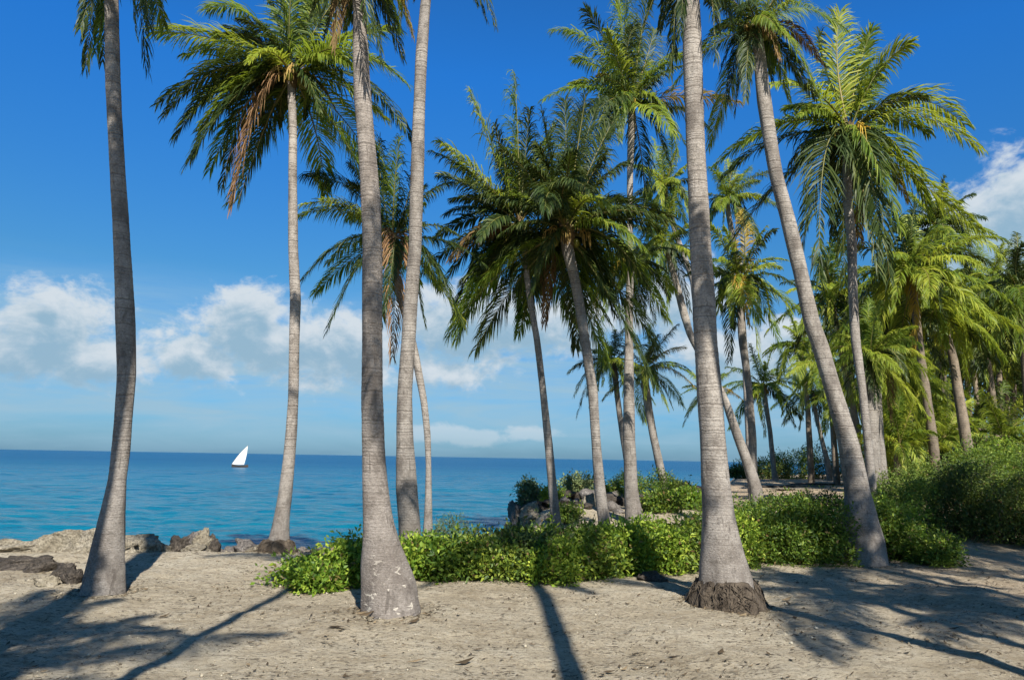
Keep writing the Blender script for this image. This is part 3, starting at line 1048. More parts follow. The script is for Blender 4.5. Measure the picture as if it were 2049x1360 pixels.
palm('slim straight palm in front of the rocky point, leaning a little to the left', 15.0,
     [(480, 1043, 1056), (545, 1047, 1059), (600, 1054, 1067), (680, 1068, 1081), (780, 1080, 1093), (880, 1089, 1105), (980, 1097, 1115), (1045, 1102, 1123)], (1040, 450),
     [(942, 190, .02, Lt), (1030, 148, .0, G), (990, 250, .0, D), (880, 285, .1, Lt), (868, 305, .12, D), (872, 475, .25, D), (882, 580, .3, D), (960, 592, .32, Dr), (985, 575, .3, G), (1018, 620, .4, D), (905, 400, .2, D),
      (1110, 250, .02, G), (1095, 615, .4, Dr), (900, 520, .25, Dr), (880, 350, .15, D), (1060, 220, .0, D), (960, 480, .25, D, -.5)],
     auto=17, kinds=('dark', 'dark', 'green'), Rm=245, seed=8)

palm('palm with the broad dense dark crown and a mottled grey trunk leaning gently left', 14.4,
     [(500, 1124, 1148), (550, 1138, 1158), (600, 1148, 1168), (680, 1160, 1180), (780, 1176, 1196), (880, 1183, 1202), (980, 1189, 1212), (1050, 1197, 1222)], (1132, 465),
     [(1172, 190, .03, D), (1085, 225, .03, D), (1232, 235, .08, D), (1345, 435, .22, D), (1255, 325, .15, D), (1372, 465, .25, D), (1300, 575, .3, D), (1210, 590, .32, D), (1062, 590, .32, D), (1000, 470, .22, D),
      (968, 390, .2, G), (1005, 300, .1, D), (1090, 645, .4, Dr), (1230, 630, .35, D), (1180, 380, .3, D, -.9), (1225, 420, .35, Lt, -.6), (1090, 420, .3, D, -.9), (1290, 500, .3, G, -.3), (1200, 200, .05, D, .4), (1130, 200, .0, D, .3), (1150, 300, .3, D, -.7), (1060, 330, .2, D, -.4)],
     auto=26, kinds=('dark', 'dark', 'dark', 'green'), Rm=262, seed=9, nuts=3, dense=1.15)

palm('slender grey palm standing on the loose rocks, its small crown under the broad dark one', 17.0,
     [(560, 1253, 1268), (620, 1251, 1267), (680, 1250, 1267), (780, 1247, 1269), (880, 1247, 1271), (980, 1250, 1277), (1010, 1250, 1282), (1035, 1250, 1288)], (1263, 530),
     [(1195, 505, .2, D), (1335, 545, .25, D), (1340, 600, .3, D), (1205, 640, .35, G), (1160, 565, .3, G), (1310, 645, .35, D), (1187, 662, .45, Ye), (1180, 640, .4, Ye), (1240, 440, .05, G), (1300, 450, .1, D), (1230, 610, .35, G), (1350, 500, .2, D)],
     auto=13, Rm=115, seed=10)

palm('tallest slim palm, its bright crown with an orange frond above the broad dark crown', 19.0,
     [(240, 1257, 1273), (300, 1255, 1268), (400, 1254, 1266), (560, 1254, 1266), (780, 1252, 1267), (1010, 1250, 1270)], (1263, 210),
     [(1108, 62, .22, G), (1172, 20, .12, D), (1232, -30, .0, Lt), (1255, -60, .0, G), (1300, -5, .08, D), (1335, 125, .2, G), (1197, 152, .25, Ye), (1088, 200, .26, G), (1372, 290, .28, D), (1340, 330, .3, D), (1478, 205, .12, Ye), (1190, 165, .2, D), (1200, 275, .3, D),
      (1322, 245, .3, Lt), (1215, 60, .05, Lt), (1372, 110, .18, G), (1285, 60, .02, Lt), (1150, 120, .2, G), (1120, 290, .3, D), (1310, 60, .05, D, .5)],
     auto=10, Rm=185, seed=11, nuts=4, gold=True)

palm('tall palm with golden coconuts in its wide crown, right of the leaning palm', 17.0,
     [(300, 1686, 1702), (400, 1687, 1705), (500, 1696, 1714), (600, 1699, 1716), (680, 1703, 1721), (780, 1718, 1733), (880, 1728, 1744), (1000, 1738, 1757)], (1700, 265),
     [(1957, 295, .3, Lt), (1930, 250, .26, Lt), (1822, 88, .24, Lt), (1852, 195, .22, D), (1862, 435, .32, G), (1805, 465, .35, G), (1840, 380, .3, G), (1757, 545, .38, D), (1765, 480, .35, D), (1432, 330, .26, G), (1545, 170, .2, Lt), (1600, 230, .25, Lt),
      (1560, 400, .32, D), (1600, 520, .38, D), (1640, 560, .4, D), (1690, 560, .4, D, .4), (1640, 70, .1, D), (1680, 25, .05, Lt), (1745, 60, .08, G), (1780, 555, .38, D), (1665, 470, .4, D, .35), (1720, 480, .4, Dr, .4), (1815, 400, .3, Ye, .2), (1580, 330, .28, D), (1725, 90, .15, Lt, .3), (1770, 130, .15, G), (1490, 290, .25, G)],
     auto=9, Rm=260, seed=12, nuts=9, gold=True, droop=.7)

# two trunks grown side by side right of the leaning palm
palm('left trunk of the two pale palms grown side by side behind the leaning palm', 19.6,
     [(740, 1728, 1748), (755, 1730, 1752), (880, 1732, 1758), (940, 1733, 1762), (1000, 1734, 1769)], (1742, 712),
     [(1838, 850, .3, Lt), (1660, 690, .2, G), (1645, 765, .28, G), (1700, 615, .05, G), (1762, 605, .03, G), (1680, 830, .35, D), (1615, 720, .25, G), (1720, 830, .4, Dr), (1790, 660, .15, Lt)], auto=11, Rm=120, seed=13, group='twin palms behind the leaning palm')
palm('right trunk of the two pale palms grown side by side behind the leaning palm', 19.9,
     [(740, 1744, 1760), (800, 1746, 1764), (880, 1749, 1768), (940, 1753, 1774), (1002, 1757, 1783)], (1756, 705),
     [(1872, 735, .22, Lt), (1862, 820, .3, Lt), (1822, 655, .12, G), (1785, 845, .38, Dr), (1740, 600, .03, G), (1840, 690, .2, G)], auto=10, Rm=118, seed=14, group='twin palms behind the leaning palm')

palm('palm with a strongly slanting pale trunk, passing behind the stout palm with the dark roots', 20.0,
     [(525, 1336, 1348), (625, 1360, 1376), (670, 1374, 1388), (720, 1400, 1416), (795, 1443, 1457), (830, 1453, 1470), (880, 1469, 1489), (930, 1487, 1509), (980, 1500, 1526), (1012, 1503, 1531)], (1330, 495),
     [(1240, 450, .2, G), (1400, 460, .2, D), (1405, 560, .3, G), (1335, 630, .4, G), (1265, 600, .35, G), (1300, 390, .02, G), (1352, 380, .02, G), (1240, 530, .3, D), (1380, 620, .35, D)], auto=13, Rm=125, seed=15)

palm('palm with a shaggy yellow green crown between the stout palm and the leaning palm', 24.0,
     [(600, 1473, 1488), (680, 1477, 1494), (780, 1492, 1506), (880, 1498, 1514), (960, 1498, 1516), (1000, 1497, 1518)], (1480, 560),
     [(1422, 450, .15, Lt), (1400, 560, .25, Lt), (1425, 660, .35, Lt), (1460, 722, .45, D), (1520, 725, .45, Lt), (1562, 705, .38, G), (1585, 625, .3, Lt), (1572, 520, .22, G), (1532, 455, .1, Lt), (1480, 425, .02, Ye), (1430, 620, .35, D), (1500, 650, .4, Ye, -.5), (1440, 520, .3, Lt, -.4)],
     auto=12, kinds=('light', 'light', 'green', 'dark'), Rm=150, seed=16, droop=.8)

palm('palm whose upright bright crown shows behind the stout palm, above the slanting trunk', 26.0,
     [(400, 1327, 1338), (480, 1350, 1362), (560, 1380, 1392), (700, 1396, 1410), (900, 1412, 1428), (985, 1420, 1440)], (1330, 375),
     [(1272, 330, .15, G), (1308, 280, .02, Lt), (1342, 265, .02, G), (1395, 325, .15, Lt), (1385, 425, .3, G), (1285, 425, .3, D), (1330, 460, .4, D)], auto=14, Rm=105, seed=17)

palm('palm with an upright tuft of fronds above the shaggy yellow green crown', 27.0,
     [(420, 1451, 1462), (560, 1474, 1486), (700, 1484, 1496), (980, 1496, 1510)], (1456, 400),
     [(1420, 335, .05, G), (1455, 320, .0, Lt), (1500, 335, .05, G), (1535, 400, .2, D), (1505, 465, .3, G), (1415, 460, .3, G), (1555, 345, .15, D)], auto=14, Rm=100, seed=18)

palm('small palm with a round crown and brown topped trunk on the rocky point', 22.0,
     [(760, 1282, 1298), (785, 1285, 1302), (820, 1290, 1306), (880, 1301, 1317), (960, 1318, 1335), (1000, 1322, 1341)], (1290, 740),
     [(1388, 772, .25, Ye), (1370, 695, .18, Ye), (1345, 815, .32, D), (1318, 670, .05, D), (1240, 690, .15, D), (1232, 790, .3, D), (1300, 650, .02, G), (1292, 830, .4, D), (1380, 740, .22, G), (1355, 650, .08, D)], auto=12, Rm=100, seed=19)

palm('small dark palm leaning left over the sea behind the mottled grey trunk', 22.5,
     [(745, 1224, 1236), (795, 1230, 1241), (870, 1240, 1252), (960, 1254, 1268), (1005, 1258, 1274)], (1228, 722),
     [(1138, 745, .22, D), (1155, 830, .35, D), (1160, 700, .15, D), (1200, 655, .05, G), (1255, 650, .05, D), (1292, 690, .15, D), (1180, 810, .35, D), (1255, 800, .35, D), (1150, 790, .3, D)], auto=11, Rm=92, seed=20, kinds=('dark', 'green'))

far = 'far palms along the bay'
palm('far palm with hanging orange fronds on the sand across the bay', 40.0,
     [(800, 1526, 1536), (860, 1536, 1545), (940, 1543, 1554), (968, 1546, 1561)], (1526, 772),
     [(1440, 800, .25, G), (1455, 735, .15, D), (1500, 690, .03, D), (1548, 690, .03, G), (1600, 740, .15, D), (1605, 800, .28, Lt), (1590, 850, .35, D), (1530, 870, .45, Ye), (1478, 850, .35, D)], auto=9, Rm=90, seed=21, group=far)
palm('far palm with a thin bent trunk on the bay sand beside the dark bushes', 42.0,
     [(812, 1625, 1633), (860, 1636, 1644), (920, 1649, 1660), (968, 1656, 1670)], (1626, 785),
     [(1560, 760, .2, G), (1565, 830, .3, D), (1600, 715, .05, D), (1650, 710, .05, Lt), (1690, 770, .2, G), (1690, 850, .35, Lt), (1600, 860, .38, D), (1650, 870, .4, D)], auto=9, Rm=80, seed=22, group=far)
palm('far yellow green palm peeping out on both sides of the stout palm trunk', 36.0,
     [(810, 1417, 1426), (900, 1424, 1434), (965, 1428, 1440)], (1420, 785),
     [(1368, 850, .3, D), (1362, 790, .25, G), (1375, 740, .1, G), (1400, 720, .03, G), (1470, 740, .15, Lt), (1485, 800, .28, Ye), (1470, 840, .32, Lt), (1385, 820, .3, G)], auto=7, Rm=72, seed=23, group=far)

rg = 'palms of the grove on the right'
rows_to = lambda *p: [(y, x - w / 2, x + w / 2) for x, y, w in p]
palm('grove palm with a yellowish bowl of drooping fronds, right of the golden coconut palm', 24.0,
     rows_to((1828, 590, 15), (1842, 710, 15), (1855, 800, 17), (1868, 890, 19), (1872, 930, 20)), (1825, 540),
     [(1978, 525, .28, D), (1930, 470, .2, G), (1830, 480, .0, Lt), (1760, 470, .12, Lt), (1720, 560, .25, G), (1700, 640, .32, D), (1760, 690, .4, Lt), (1830, 700, .5, Ye), (1880, 680, .4, G), (1920, 600, .3, D), (1790, 620, .4, Lt, -.5), (1850, 610, .4, Lt, -.5)],
     auto=23, kinds=('light', 'green', 'light', 'dark'), Rm=182, seed=24, bark='bark_brown', group=rg, droop=.8)
palm('tall grove palm reaching up in front of the white cloud', 30.0,
     rows_to((1878, 490, 11), (1886, 600, 12), (1886, 740, 13), (1892, 860, 15), (1898, 925, 17)), (1876, 450),
     [(1925, 415, .12, D), (1948, 455, .2, G), (1860, 395, .0, D), (1820, 420, .12, D), (1895, 385, .02, G), (1940, 560, .3, D), (1900, 580, .38, D), (1830, 540, .3, G), (1800, 480, .25, Lt)], auto=21, Rm=123, seed=25, bark='bark_brown', group=rg)
palm('grove palm with a pale lower trunk, second in the row of straight trunks', 31.0,
     rows_to((1868, 640, 11), (1893, 780, 12), (1908, 850, 14), (1925, 920, 16)), (1862, 605), [(1790, 640, .25, Lt), (1930, 660, .3, Lt), (1850, 540, .02, G), (1900, 560, .1, Lt), (1880, 720, .45, Lt), (1830, 690, .4, G)], auto=21, kinds=('light', 'green', 'dark'), Rm=123, seed=26, bark='bark_brown', group=rg)
palm('grove palm with the thickest brown trunk in the row of straight trunks', 26.0,
     rows_to((1890, 655, 14), (1908, 720, 16), (1920, 800, 19), (1933, 880, 22), (1940, 925, 24)), (1882, 620),
     [(1960, 700, .32, Lt), (1950, 620, .2, G), (1890, 540, .03, G), (1820, 600, .22, Lt), (1815, 700, .35, D), (1890, 745, .45, Lt), (1935, 750, .42, G), (1850, 660, .38, Lt, -.5)], auto=22, kinds=('light', 'green', 'dark'), Rm=145, seed=27, bark='bark_brown', group=rg)
palm('thin grove palm in shade between the thick brown trunk and the right edge', 36.0,
     rows_to((1932, 700, 8), (1938, 800, 9), (1944, 860, 10), (1951, 910, 12)), (1930, 680), [(1870, 720, .3, G), (1985, 740, .3, D), (1920, 620, .03, G), (1965, 640, .1, Lt), (1940, 770, .45, Lt)], auto=20, kinds=('light', 'green', 'dark'), Rm=101, seed=28, bark='bark_brown', group=rg)
palm('grove palm with a small dark pointed crown standing free under the white cloud', 40.0,
     rows_to((1962, 630, 7), (1975, 740, 8), (1984, 840, 9), (1987, 900, 10)), (1962, 610), [(1930, 590, .15, D), (1960, 560, .0, D), (1985, 575, .05, D), (2005, 600, .2, D), (1990, 660, .35, G), (1930, 660, .35, G)], auto=20, kinds=('dark', 'green'), Rm=78, seed=29, bark='bark_brown', group=rg)
palm('grove palm with the slim pale trunk nearest the right edge', 32.0,
     rows_to((1972, 690, 9), (1980, 740, 10), (1990, 820, 11), (1998, 905, 13)), (1970, 660), [(1900, 680, .25, Lt), (2030, 680, .25, Lt), (1960, 590, .02, G), (2010, 610, .12, G), (1930, 750, .4, Lt), (2010, 760, .4, Lt), (1975, 770, .45, G)], auto=21, kinds=('light', 'green', 'dark'), Rm=119, seed=30, bark='bark_brown', group=rg)
palm('dark grove palm with a fanned crown, cut by the right edge of the view', 28.0,
     rows_to((2040, 600, 14), (2052, 720, 16), (2060, 850, 18), (2064, 940, 20)), (2036, 580), [(1985, 610, .22, D), (2000, 545, .08, D), (2028, 500, .0, D), (2060, 515, .04, D), (2080, 600, .2, D), (2000, 690, .35, D), (2045, 700, .42, G), (1975, 650, .3, G)], auto=22, kinds=('dark', 'green'), Rm=130, seed=31, bark='bark_brown', group=rg)
palm('dark grove palm showing between the leaning palm and the golden coconut palm trunk', 28.0,
     rows_to((1668, 620, 11), (1690, 740, 12), (1716, 860, 13), (1722, 960, 14)), (1664, 590), [(1615, 560, .15, D), (1630, 500, .02, Lt), (1665, 480, .0, G), (1705, 520, .06, G), (1735, 590, .2, D), (1720, 680, .35, G), (1620, 680, .35, D), (1600, 620, .25, G)], auto=21, kinds=('dark', 'green', 'light'), Rm=130, seed=32, bark='bark_brown', group=rg)
palm('dark grove palm with a low crown just right of the golden coconut palm trunk', 27.0,
     rows_to((1772, 640, 12), (1790, 760, 13), (1802, 860, 14), (1806, 940, 16)), (1768, 610), [(1720, 600, .15, D), (1745, 545, .02, D), (1790, 545, .03, G), (1830, 610, .2, D), (1820, 690, .35, D), (1730, 690, .35, G), (1770, 720, .45, D)], auto=22, kinds=('dark', 'dark', 'green'), Rm=130, seed=33, bark='bark_brown', group=rg)
palm('low grove palm with broad pale fronds touching the bushes, left of the straight trunks', 29.0,
     rows_to((1822, 780, 13), (1826, 860, 14), (1828, 930, 16)), (1820, 760), [(1770, 800, .25, Lt), (1785, 720, .1, Lt), (1830, 690, .02, G), (1870, 740, .15, G), (1872, 830, .35, Lt), (1790, 860, .38, Lt), (1835, 880, .45, Lt)], auto=20, kinds=('light', 'light', 'green'), Rm=119, seed=34, bark='bark_brown', group=rg)
palm('grove palm crown filling the gap above the pale slim trunk at the right edge', 38.0,
     rows_to((2008, 720, 8), (2015, 800, 9), (2018, 920, 11)), (2006, 700), [(1960, 720, .25, G), (2050, 720, .25, D), (2000, 640, .0, G), (2035, 650, .1, D), (1975, 770, .4, D), (2035, 790, .4, Lt)], auto=20, kinds=('light', 'dark', 'green'), Rm=97, seed=35, bark='bark_brown', group=rg)

palm('young palm without a visible trunk, pale fronds arching over the thicket beside the twin palms', 24.5,
     rows_to((1800, 900, 18), (1800, 935, 22)), (1800, 890), [(1730, 860, .25, Lt), (1760, 770, .1, Lt), (1800, 745, .02, G), (1850, 770, .12, Lt), (1885, 850, .25, Lt), (1850, 920, .35, G), (1750, 930, .35, G)], auto=14, kinds=('light', 'green'), Rm=125, emin=5, seed=36, bark='bark_brown', group=rg)
palm('young palm with bright arching fronds between the first two straight trunks', 27.5,
     rows_to((1890, 895, 16), (1890, 930, 20)), (1890, 880), [(1830, 850, .25, Lt), (1860, 780, .08, Lt), (1900, 760, .02, G), (1945, 800, .12, Lt), (1960, 870, .25, Lt), (1925, 915, .35, G)], auto=13, kinds=('light', 'green'), Rm=105, emin=5, seed=37, bark='bark_brown', group=rg)
for i, (x0, x1, yc, dp) in enumerate([(1786, 1800, 690, 36), (1812, 1832, 640, 40), (1845, 1852, 700, 44), (1868, 1882, 560, 38), (1905, 1916, 690, 46), (1936, 1962, 640, 42), (1955, 1972, 720, 47), (2008, 2012, 620, 44), (2028, 2030, 690, 37), (1985, 2006, 560, 40), (1745, 1762, 640, 38), (1700, 1712, 660, 42), (1604, 1622, 690, 37), (1650, 1672, 735, 34), (1690, 1706, 790, 33), (1760, 1776, 760, 35), (1795, 1808, 790, 39)]):
    palm('thin palm deep at the back of the grove on the right', dp, rows_to((x0, yc + 25, 9), (x0 * .35 + x1 * .65, (yc + 920) / 2, 10), (x1, 925, 13)), (x0 - 2, yc),
         [(x0 - 75, yc + 15, .22, Lt), (x0 + 72, yc + 20, .22, Lt), (x0 - 30, yc - 72, .03, G), (x0 + 34, yc - 66, .05, G), (x0 - 50, yc + 85, .4, Lt), (x0 + 46, yc + 90, .4, G), (x0, yc + 100, .45, Lt)],
         auto=12, kinds=('light', 'light', 'green'), Rm=98, seed=60 + i, bark='bark_brown', group='thin palms at the back of the grove')
for i, (x, y, dp, lab) in enumerate([(1765, 905, 26.5, 'young palm with low fronds right beside the twin palms'), (1845, 900, 30, 'young palm with low fronds under the yellowish grove palm'), (1935, 895, 31, 'young palm with low fronds among the straight trunks'), (2010, 880, 29, 'young palm with low fronds near the right edge')]):
    palm(lab, dp, rows_to((x, y + 5, 15), (x, y + 35, 18)), (x, y), [(x - 78, y - 40, .22, Lt), (x - 45, y - 100, .08, Lt), (x, y - 118, .02, G), (x + 48, y - 98, .1, Lt), (x + 80, y - 35, .24, G)], auto=10, kinds=('light', 'green'), Rm=108, emin=5, seed=90 + i, bark='bark_brown', group=rg)
# palms beside and behind the viewer: their shadows lie across the sand and the trunks
sg = 'palms standing beside the viewer, known by their shadows'
sl = 'tall coconut palm standing beside the viewer, throwing its shadow over the sand'
for i, (pts, rad_, n_, rm_, em_) in enumerate([
        ([(1.2, -2.2, -.3), (1.45, -1.7, 2), (2.1, -.6, 5.5), (2.85, .6, 8.6), (3.1, 1.0, 10.0)], [.17, .13, .115, .105, .1], 11, 2.0, -10),
        ([(-3.74, 3.36, -.3), (-3.64, 3.4, 3), (-3.54, 3.46, 6.1), (-3.38, 3.46, 8.6), (-3.56, 3.46, 10.6), (-3.56, 3.5, 11.4)], [.22, .19, .18, .18, .17, .16], 20, 2.3, -15),
        ([(6.2, .4, -.3), (6.4, .8, 3), (6.9, 1.2, 8.6)], [.14, .1, .09], 17, 2.7, -25),
        ([(8.2, 3.4, -.3), (8.3, 3.2, 3), (8.6, 3.0, 9.5)], [.14, .1, .09], 17, 2.7, -25),
        ([(-3.0, -3.0, -.3), (-2.4, -2.6, 3), (-1.7, -2.2, 7.6)], [.14, .1, .08], 13, 2.6, -15),
        ([(-4.6, -1.2, -.3), (-3.9, -.9, 3), (-2.9, -.6, 7.4)], [.14, .1, .08], 12, 2.3, -10),
        ([(10.6, 6.6, -.3), (10.8, 6.4, 3), (10.9, 6.4, 8.6)], [.2, .15, .12], 28, 3.0, -35),
        ([(6.3, 1.8, -.3), (5.6, 2.4, 3), (3.9, 3.8, 8.8)], [.2, .14, .11], 10, 2.1, 0),
        ([(-2.4, 1.2, -.3), (-2.1, 1.3, 3), (-.2, 1.9, 9.2)], [.1, .075, .06], 9, 2.2, 5),
        ([(8.6, -.6, -.3), (8.5, -.4, 3), (8.3, .0, 8.4)], [.14, .1, .09], 17, 2.7, -25)]):
    palm(sl, 2, None, None, world=(pts, rad_), auto=n_, Rm=rm_, emin=em_, seed=41 + i, group=sg)

# ------------------------------------------------------------------ shrubs
hb = 'low bushes in front of the water'
def sh(label, x, Y, w, d, h, n, leaf, mat, seed, group=hb, **k):
    return shrub(label, x, Y, w, d, h, n, leaf, mat, seed, group, **k)
B, Hg, Hd, Pl, Gr = 'hedge_bright', 'hedge', 'hedge_dark', 'hedge_pale', 'grassy'
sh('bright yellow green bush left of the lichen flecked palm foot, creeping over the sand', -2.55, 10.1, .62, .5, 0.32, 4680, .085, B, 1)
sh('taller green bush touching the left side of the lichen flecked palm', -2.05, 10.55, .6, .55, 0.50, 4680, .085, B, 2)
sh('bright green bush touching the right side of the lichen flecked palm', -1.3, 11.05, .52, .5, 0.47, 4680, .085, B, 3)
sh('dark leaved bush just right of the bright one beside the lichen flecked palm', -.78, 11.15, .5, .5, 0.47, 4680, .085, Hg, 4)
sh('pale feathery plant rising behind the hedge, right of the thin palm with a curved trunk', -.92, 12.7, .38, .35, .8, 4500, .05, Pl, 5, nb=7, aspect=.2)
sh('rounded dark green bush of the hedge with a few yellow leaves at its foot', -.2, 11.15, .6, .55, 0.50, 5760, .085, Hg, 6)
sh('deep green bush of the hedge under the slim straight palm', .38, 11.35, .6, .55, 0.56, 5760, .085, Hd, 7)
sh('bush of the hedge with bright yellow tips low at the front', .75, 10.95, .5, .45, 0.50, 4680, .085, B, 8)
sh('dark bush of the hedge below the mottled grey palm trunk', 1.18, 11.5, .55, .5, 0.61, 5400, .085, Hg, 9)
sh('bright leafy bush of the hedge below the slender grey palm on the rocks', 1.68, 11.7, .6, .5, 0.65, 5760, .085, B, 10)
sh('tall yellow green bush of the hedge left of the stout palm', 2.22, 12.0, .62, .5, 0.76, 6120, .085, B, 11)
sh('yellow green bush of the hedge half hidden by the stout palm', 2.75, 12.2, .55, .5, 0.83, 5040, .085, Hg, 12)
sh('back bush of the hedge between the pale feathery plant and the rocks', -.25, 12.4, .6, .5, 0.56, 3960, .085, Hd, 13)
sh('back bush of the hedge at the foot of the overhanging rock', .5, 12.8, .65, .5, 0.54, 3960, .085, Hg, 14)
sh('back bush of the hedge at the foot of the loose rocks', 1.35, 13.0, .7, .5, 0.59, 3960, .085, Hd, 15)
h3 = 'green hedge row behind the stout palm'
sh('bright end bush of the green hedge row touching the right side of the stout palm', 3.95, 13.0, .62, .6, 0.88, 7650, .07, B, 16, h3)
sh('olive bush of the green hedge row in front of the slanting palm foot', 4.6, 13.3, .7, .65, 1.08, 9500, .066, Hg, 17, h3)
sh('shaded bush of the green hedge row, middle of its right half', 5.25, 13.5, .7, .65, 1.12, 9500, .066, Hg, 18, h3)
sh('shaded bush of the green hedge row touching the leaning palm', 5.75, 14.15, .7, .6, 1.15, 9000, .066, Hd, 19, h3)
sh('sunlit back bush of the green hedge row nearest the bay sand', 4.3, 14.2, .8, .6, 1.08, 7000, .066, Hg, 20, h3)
sh('sunlit back bush of the green hedge row left of the leaning palm', 5.5, 14.7, .9, .6, 1.15, 7000, .066, Hg, 21, h3)
h4 = 'bushes beside the path on the right'
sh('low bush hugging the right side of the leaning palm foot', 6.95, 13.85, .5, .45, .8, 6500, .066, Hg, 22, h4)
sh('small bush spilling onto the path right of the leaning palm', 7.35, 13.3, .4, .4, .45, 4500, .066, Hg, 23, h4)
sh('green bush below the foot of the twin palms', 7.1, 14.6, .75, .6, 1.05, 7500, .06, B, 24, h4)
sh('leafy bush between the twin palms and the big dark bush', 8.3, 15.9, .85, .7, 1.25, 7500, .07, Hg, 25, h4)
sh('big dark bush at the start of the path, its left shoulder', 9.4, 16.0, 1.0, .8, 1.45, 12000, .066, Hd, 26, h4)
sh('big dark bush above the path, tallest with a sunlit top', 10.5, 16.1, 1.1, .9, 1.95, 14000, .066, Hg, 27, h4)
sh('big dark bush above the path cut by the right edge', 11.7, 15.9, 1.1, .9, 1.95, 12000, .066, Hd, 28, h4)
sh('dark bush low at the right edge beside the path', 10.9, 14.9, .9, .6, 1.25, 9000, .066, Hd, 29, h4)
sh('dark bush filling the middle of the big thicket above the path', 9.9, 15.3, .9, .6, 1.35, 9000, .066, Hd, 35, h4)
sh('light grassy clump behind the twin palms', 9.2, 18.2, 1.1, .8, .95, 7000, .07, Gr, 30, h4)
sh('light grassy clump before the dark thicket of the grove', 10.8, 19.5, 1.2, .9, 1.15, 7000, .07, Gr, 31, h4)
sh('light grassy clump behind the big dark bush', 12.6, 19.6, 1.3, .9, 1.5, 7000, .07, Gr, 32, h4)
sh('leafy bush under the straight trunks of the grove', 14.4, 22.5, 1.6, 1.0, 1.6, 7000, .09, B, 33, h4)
bg = 'dark thicket below the grove'
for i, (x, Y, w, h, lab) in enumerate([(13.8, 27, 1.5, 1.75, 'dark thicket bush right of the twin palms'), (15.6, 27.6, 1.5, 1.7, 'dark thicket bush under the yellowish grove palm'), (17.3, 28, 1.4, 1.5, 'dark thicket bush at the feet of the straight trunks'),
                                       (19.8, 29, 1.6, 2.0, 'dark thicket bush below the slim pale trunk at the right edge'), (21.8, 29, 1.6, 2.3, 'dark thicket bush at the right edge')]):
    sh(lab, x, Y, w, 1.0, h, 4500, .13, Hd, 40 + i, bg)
fb = 'dark bushes across the bay'
for i, (x, Y, w, h, mt, lab) in enumerate([(13.3, 44, 1.1, .75, Hd, 'low dark bush across the bay, farthest left at the water'), (15.2, 45, 1.2, 1.2, Hd, 'dark bush across the bay behind the slanting palm'),
                                           (17.1, 46, 1.5, 2.0, Hg, 'tall sunlit bush across the bay behind the far palm with orange fronds'), (19.2, 47, 1.4, 2.0, Hd, 'dark bush across the bay beside the thin bent palm'), (21, 47, 1.3, 1.6, Hd, 'dark bush across the bay touching the leaning palm trunk')]):
    sh(lab, x, Y, w, .9, h, 4000, .13, mt, 50 + i, fb)
pb = 'bushes on the rocky point'
for i, (x, Y, w, h, mt, lab) in enumerate([(.62, 20.6, .35, .72, Pl, 'thin pale bush above the overhanging rock, at the tip of the point'), (1.05, 20.3, .4, .5, B, 'small green bush on the point left of the slim straight palm'),
                                           (2.05, 21.2, .62, .82, Pl, 'pale round bush on the point between two palm trunks'), (2.75, 20.8, .45, .55, Hg, 'small dark bush on the point behind the mottled trunk'), (3.35, 21.2, .5, .85, Hg, 'green bush on the point left of the slender grey palm'),
                                           (4.3, 22.0, .55, .82, Hg, 'dark green bush on the point behind the small round palm'), (4.9, 22.3, .45, .6, Hd, 'low bush on the point right of the small round palm')]):
    sh(lab, x, Y, w, .4, h, 4000, .075, mt, 60 + i, pb)

for i, (x, Y, w, h, mt, lab) in enumerate([(1.35, 18.0, .35, .42, Hg, 'small bush growing in front of the rock pile, right of the slim straight palm'), 
                                           (3.7, 18.4, .45, .5, Hg, 'small green bush in front of the rock pile, right of the slender grey palm'), (4.5, 19.5, .5, .5, B, 'bush at the right end of the rock pile')]):
    sh(lab, x, Y, w, .35, h, 2600, .075, mt, 70 + i, pb)

tree('dense dark broadleaf tree at the right edge of the grove', 24.0, 33, 3.2, 7.2, 2.2, 9000, .2, 'hedge_dark', 1)
tree('olive broadleaf tree behind the straight trunks', 22.0, 41, 3.0, 6.8, 2.0, 8000, .2, 'hedge_dark', 2)
tree('dark broadleaf tree deep in the grove behind the slim pale trunk', 27.5, 42, 3.2, 7.6, 2.4, 9000, .24, 'hedge_dark', 4)

# ------------------------------------------------------------------ rocks
lr = 'rocks on the left shore'
rock('long pale limestone ledge at the water behind the shaded palm', 190, 12.9, (1.2, .6, .46), 1, 'limestone', .0, 'rock_ledge', lr, sub=5)
rock('low pale ledge running right of the shaded palm', 285, 12.9, (.66, .34, .26), 2, 'limestone', .0, 'rock_ledge', lr, sub=5)
rock('flat pale rock at the far left shore', 30, 12.7, (.85, .5, .2), 3, 'limestone', .0, 'rock_ledge', lr, sub=5)
rock('low jagged dark shelf of coral rock behind the row of dark rocks', 70, 11.3, (.75, .3, .14), 9, 'dark_rock', .0, 'rock_ledge', lr, sub=5, rough=.5)
rock('dark hollow rock farthest left behind the sand', 52, 11.1, (.4, .26, .16), 4, 'dark_rock', -.02, group=lr)  # this row's dark colour paints in the shade on its faces
rock('dark wedge shaped rock in the middle of the left row', 96, 10.9, (.34, .22, .18), 5, 'dark_rock', .0, group=lr)
rock('rounded pale boulder below the dark rocks, left of the shaded palm', 118, 10.0, (.21, .16, .13), 6, 'limestone', .02, group=lr)
rock('dark square rock next to the shaded palm foot', 143, 10.5, (.22, .18, .22), 7, 'dark_rock', .0, group=lr)
rock('shade-darkened rock tight against the shaded palm foot', 163, 10.1, (.16, .14, .22), 8, 'dark_rock', .02, group=lr)
cl = 'knobbly brown rocks at the water'
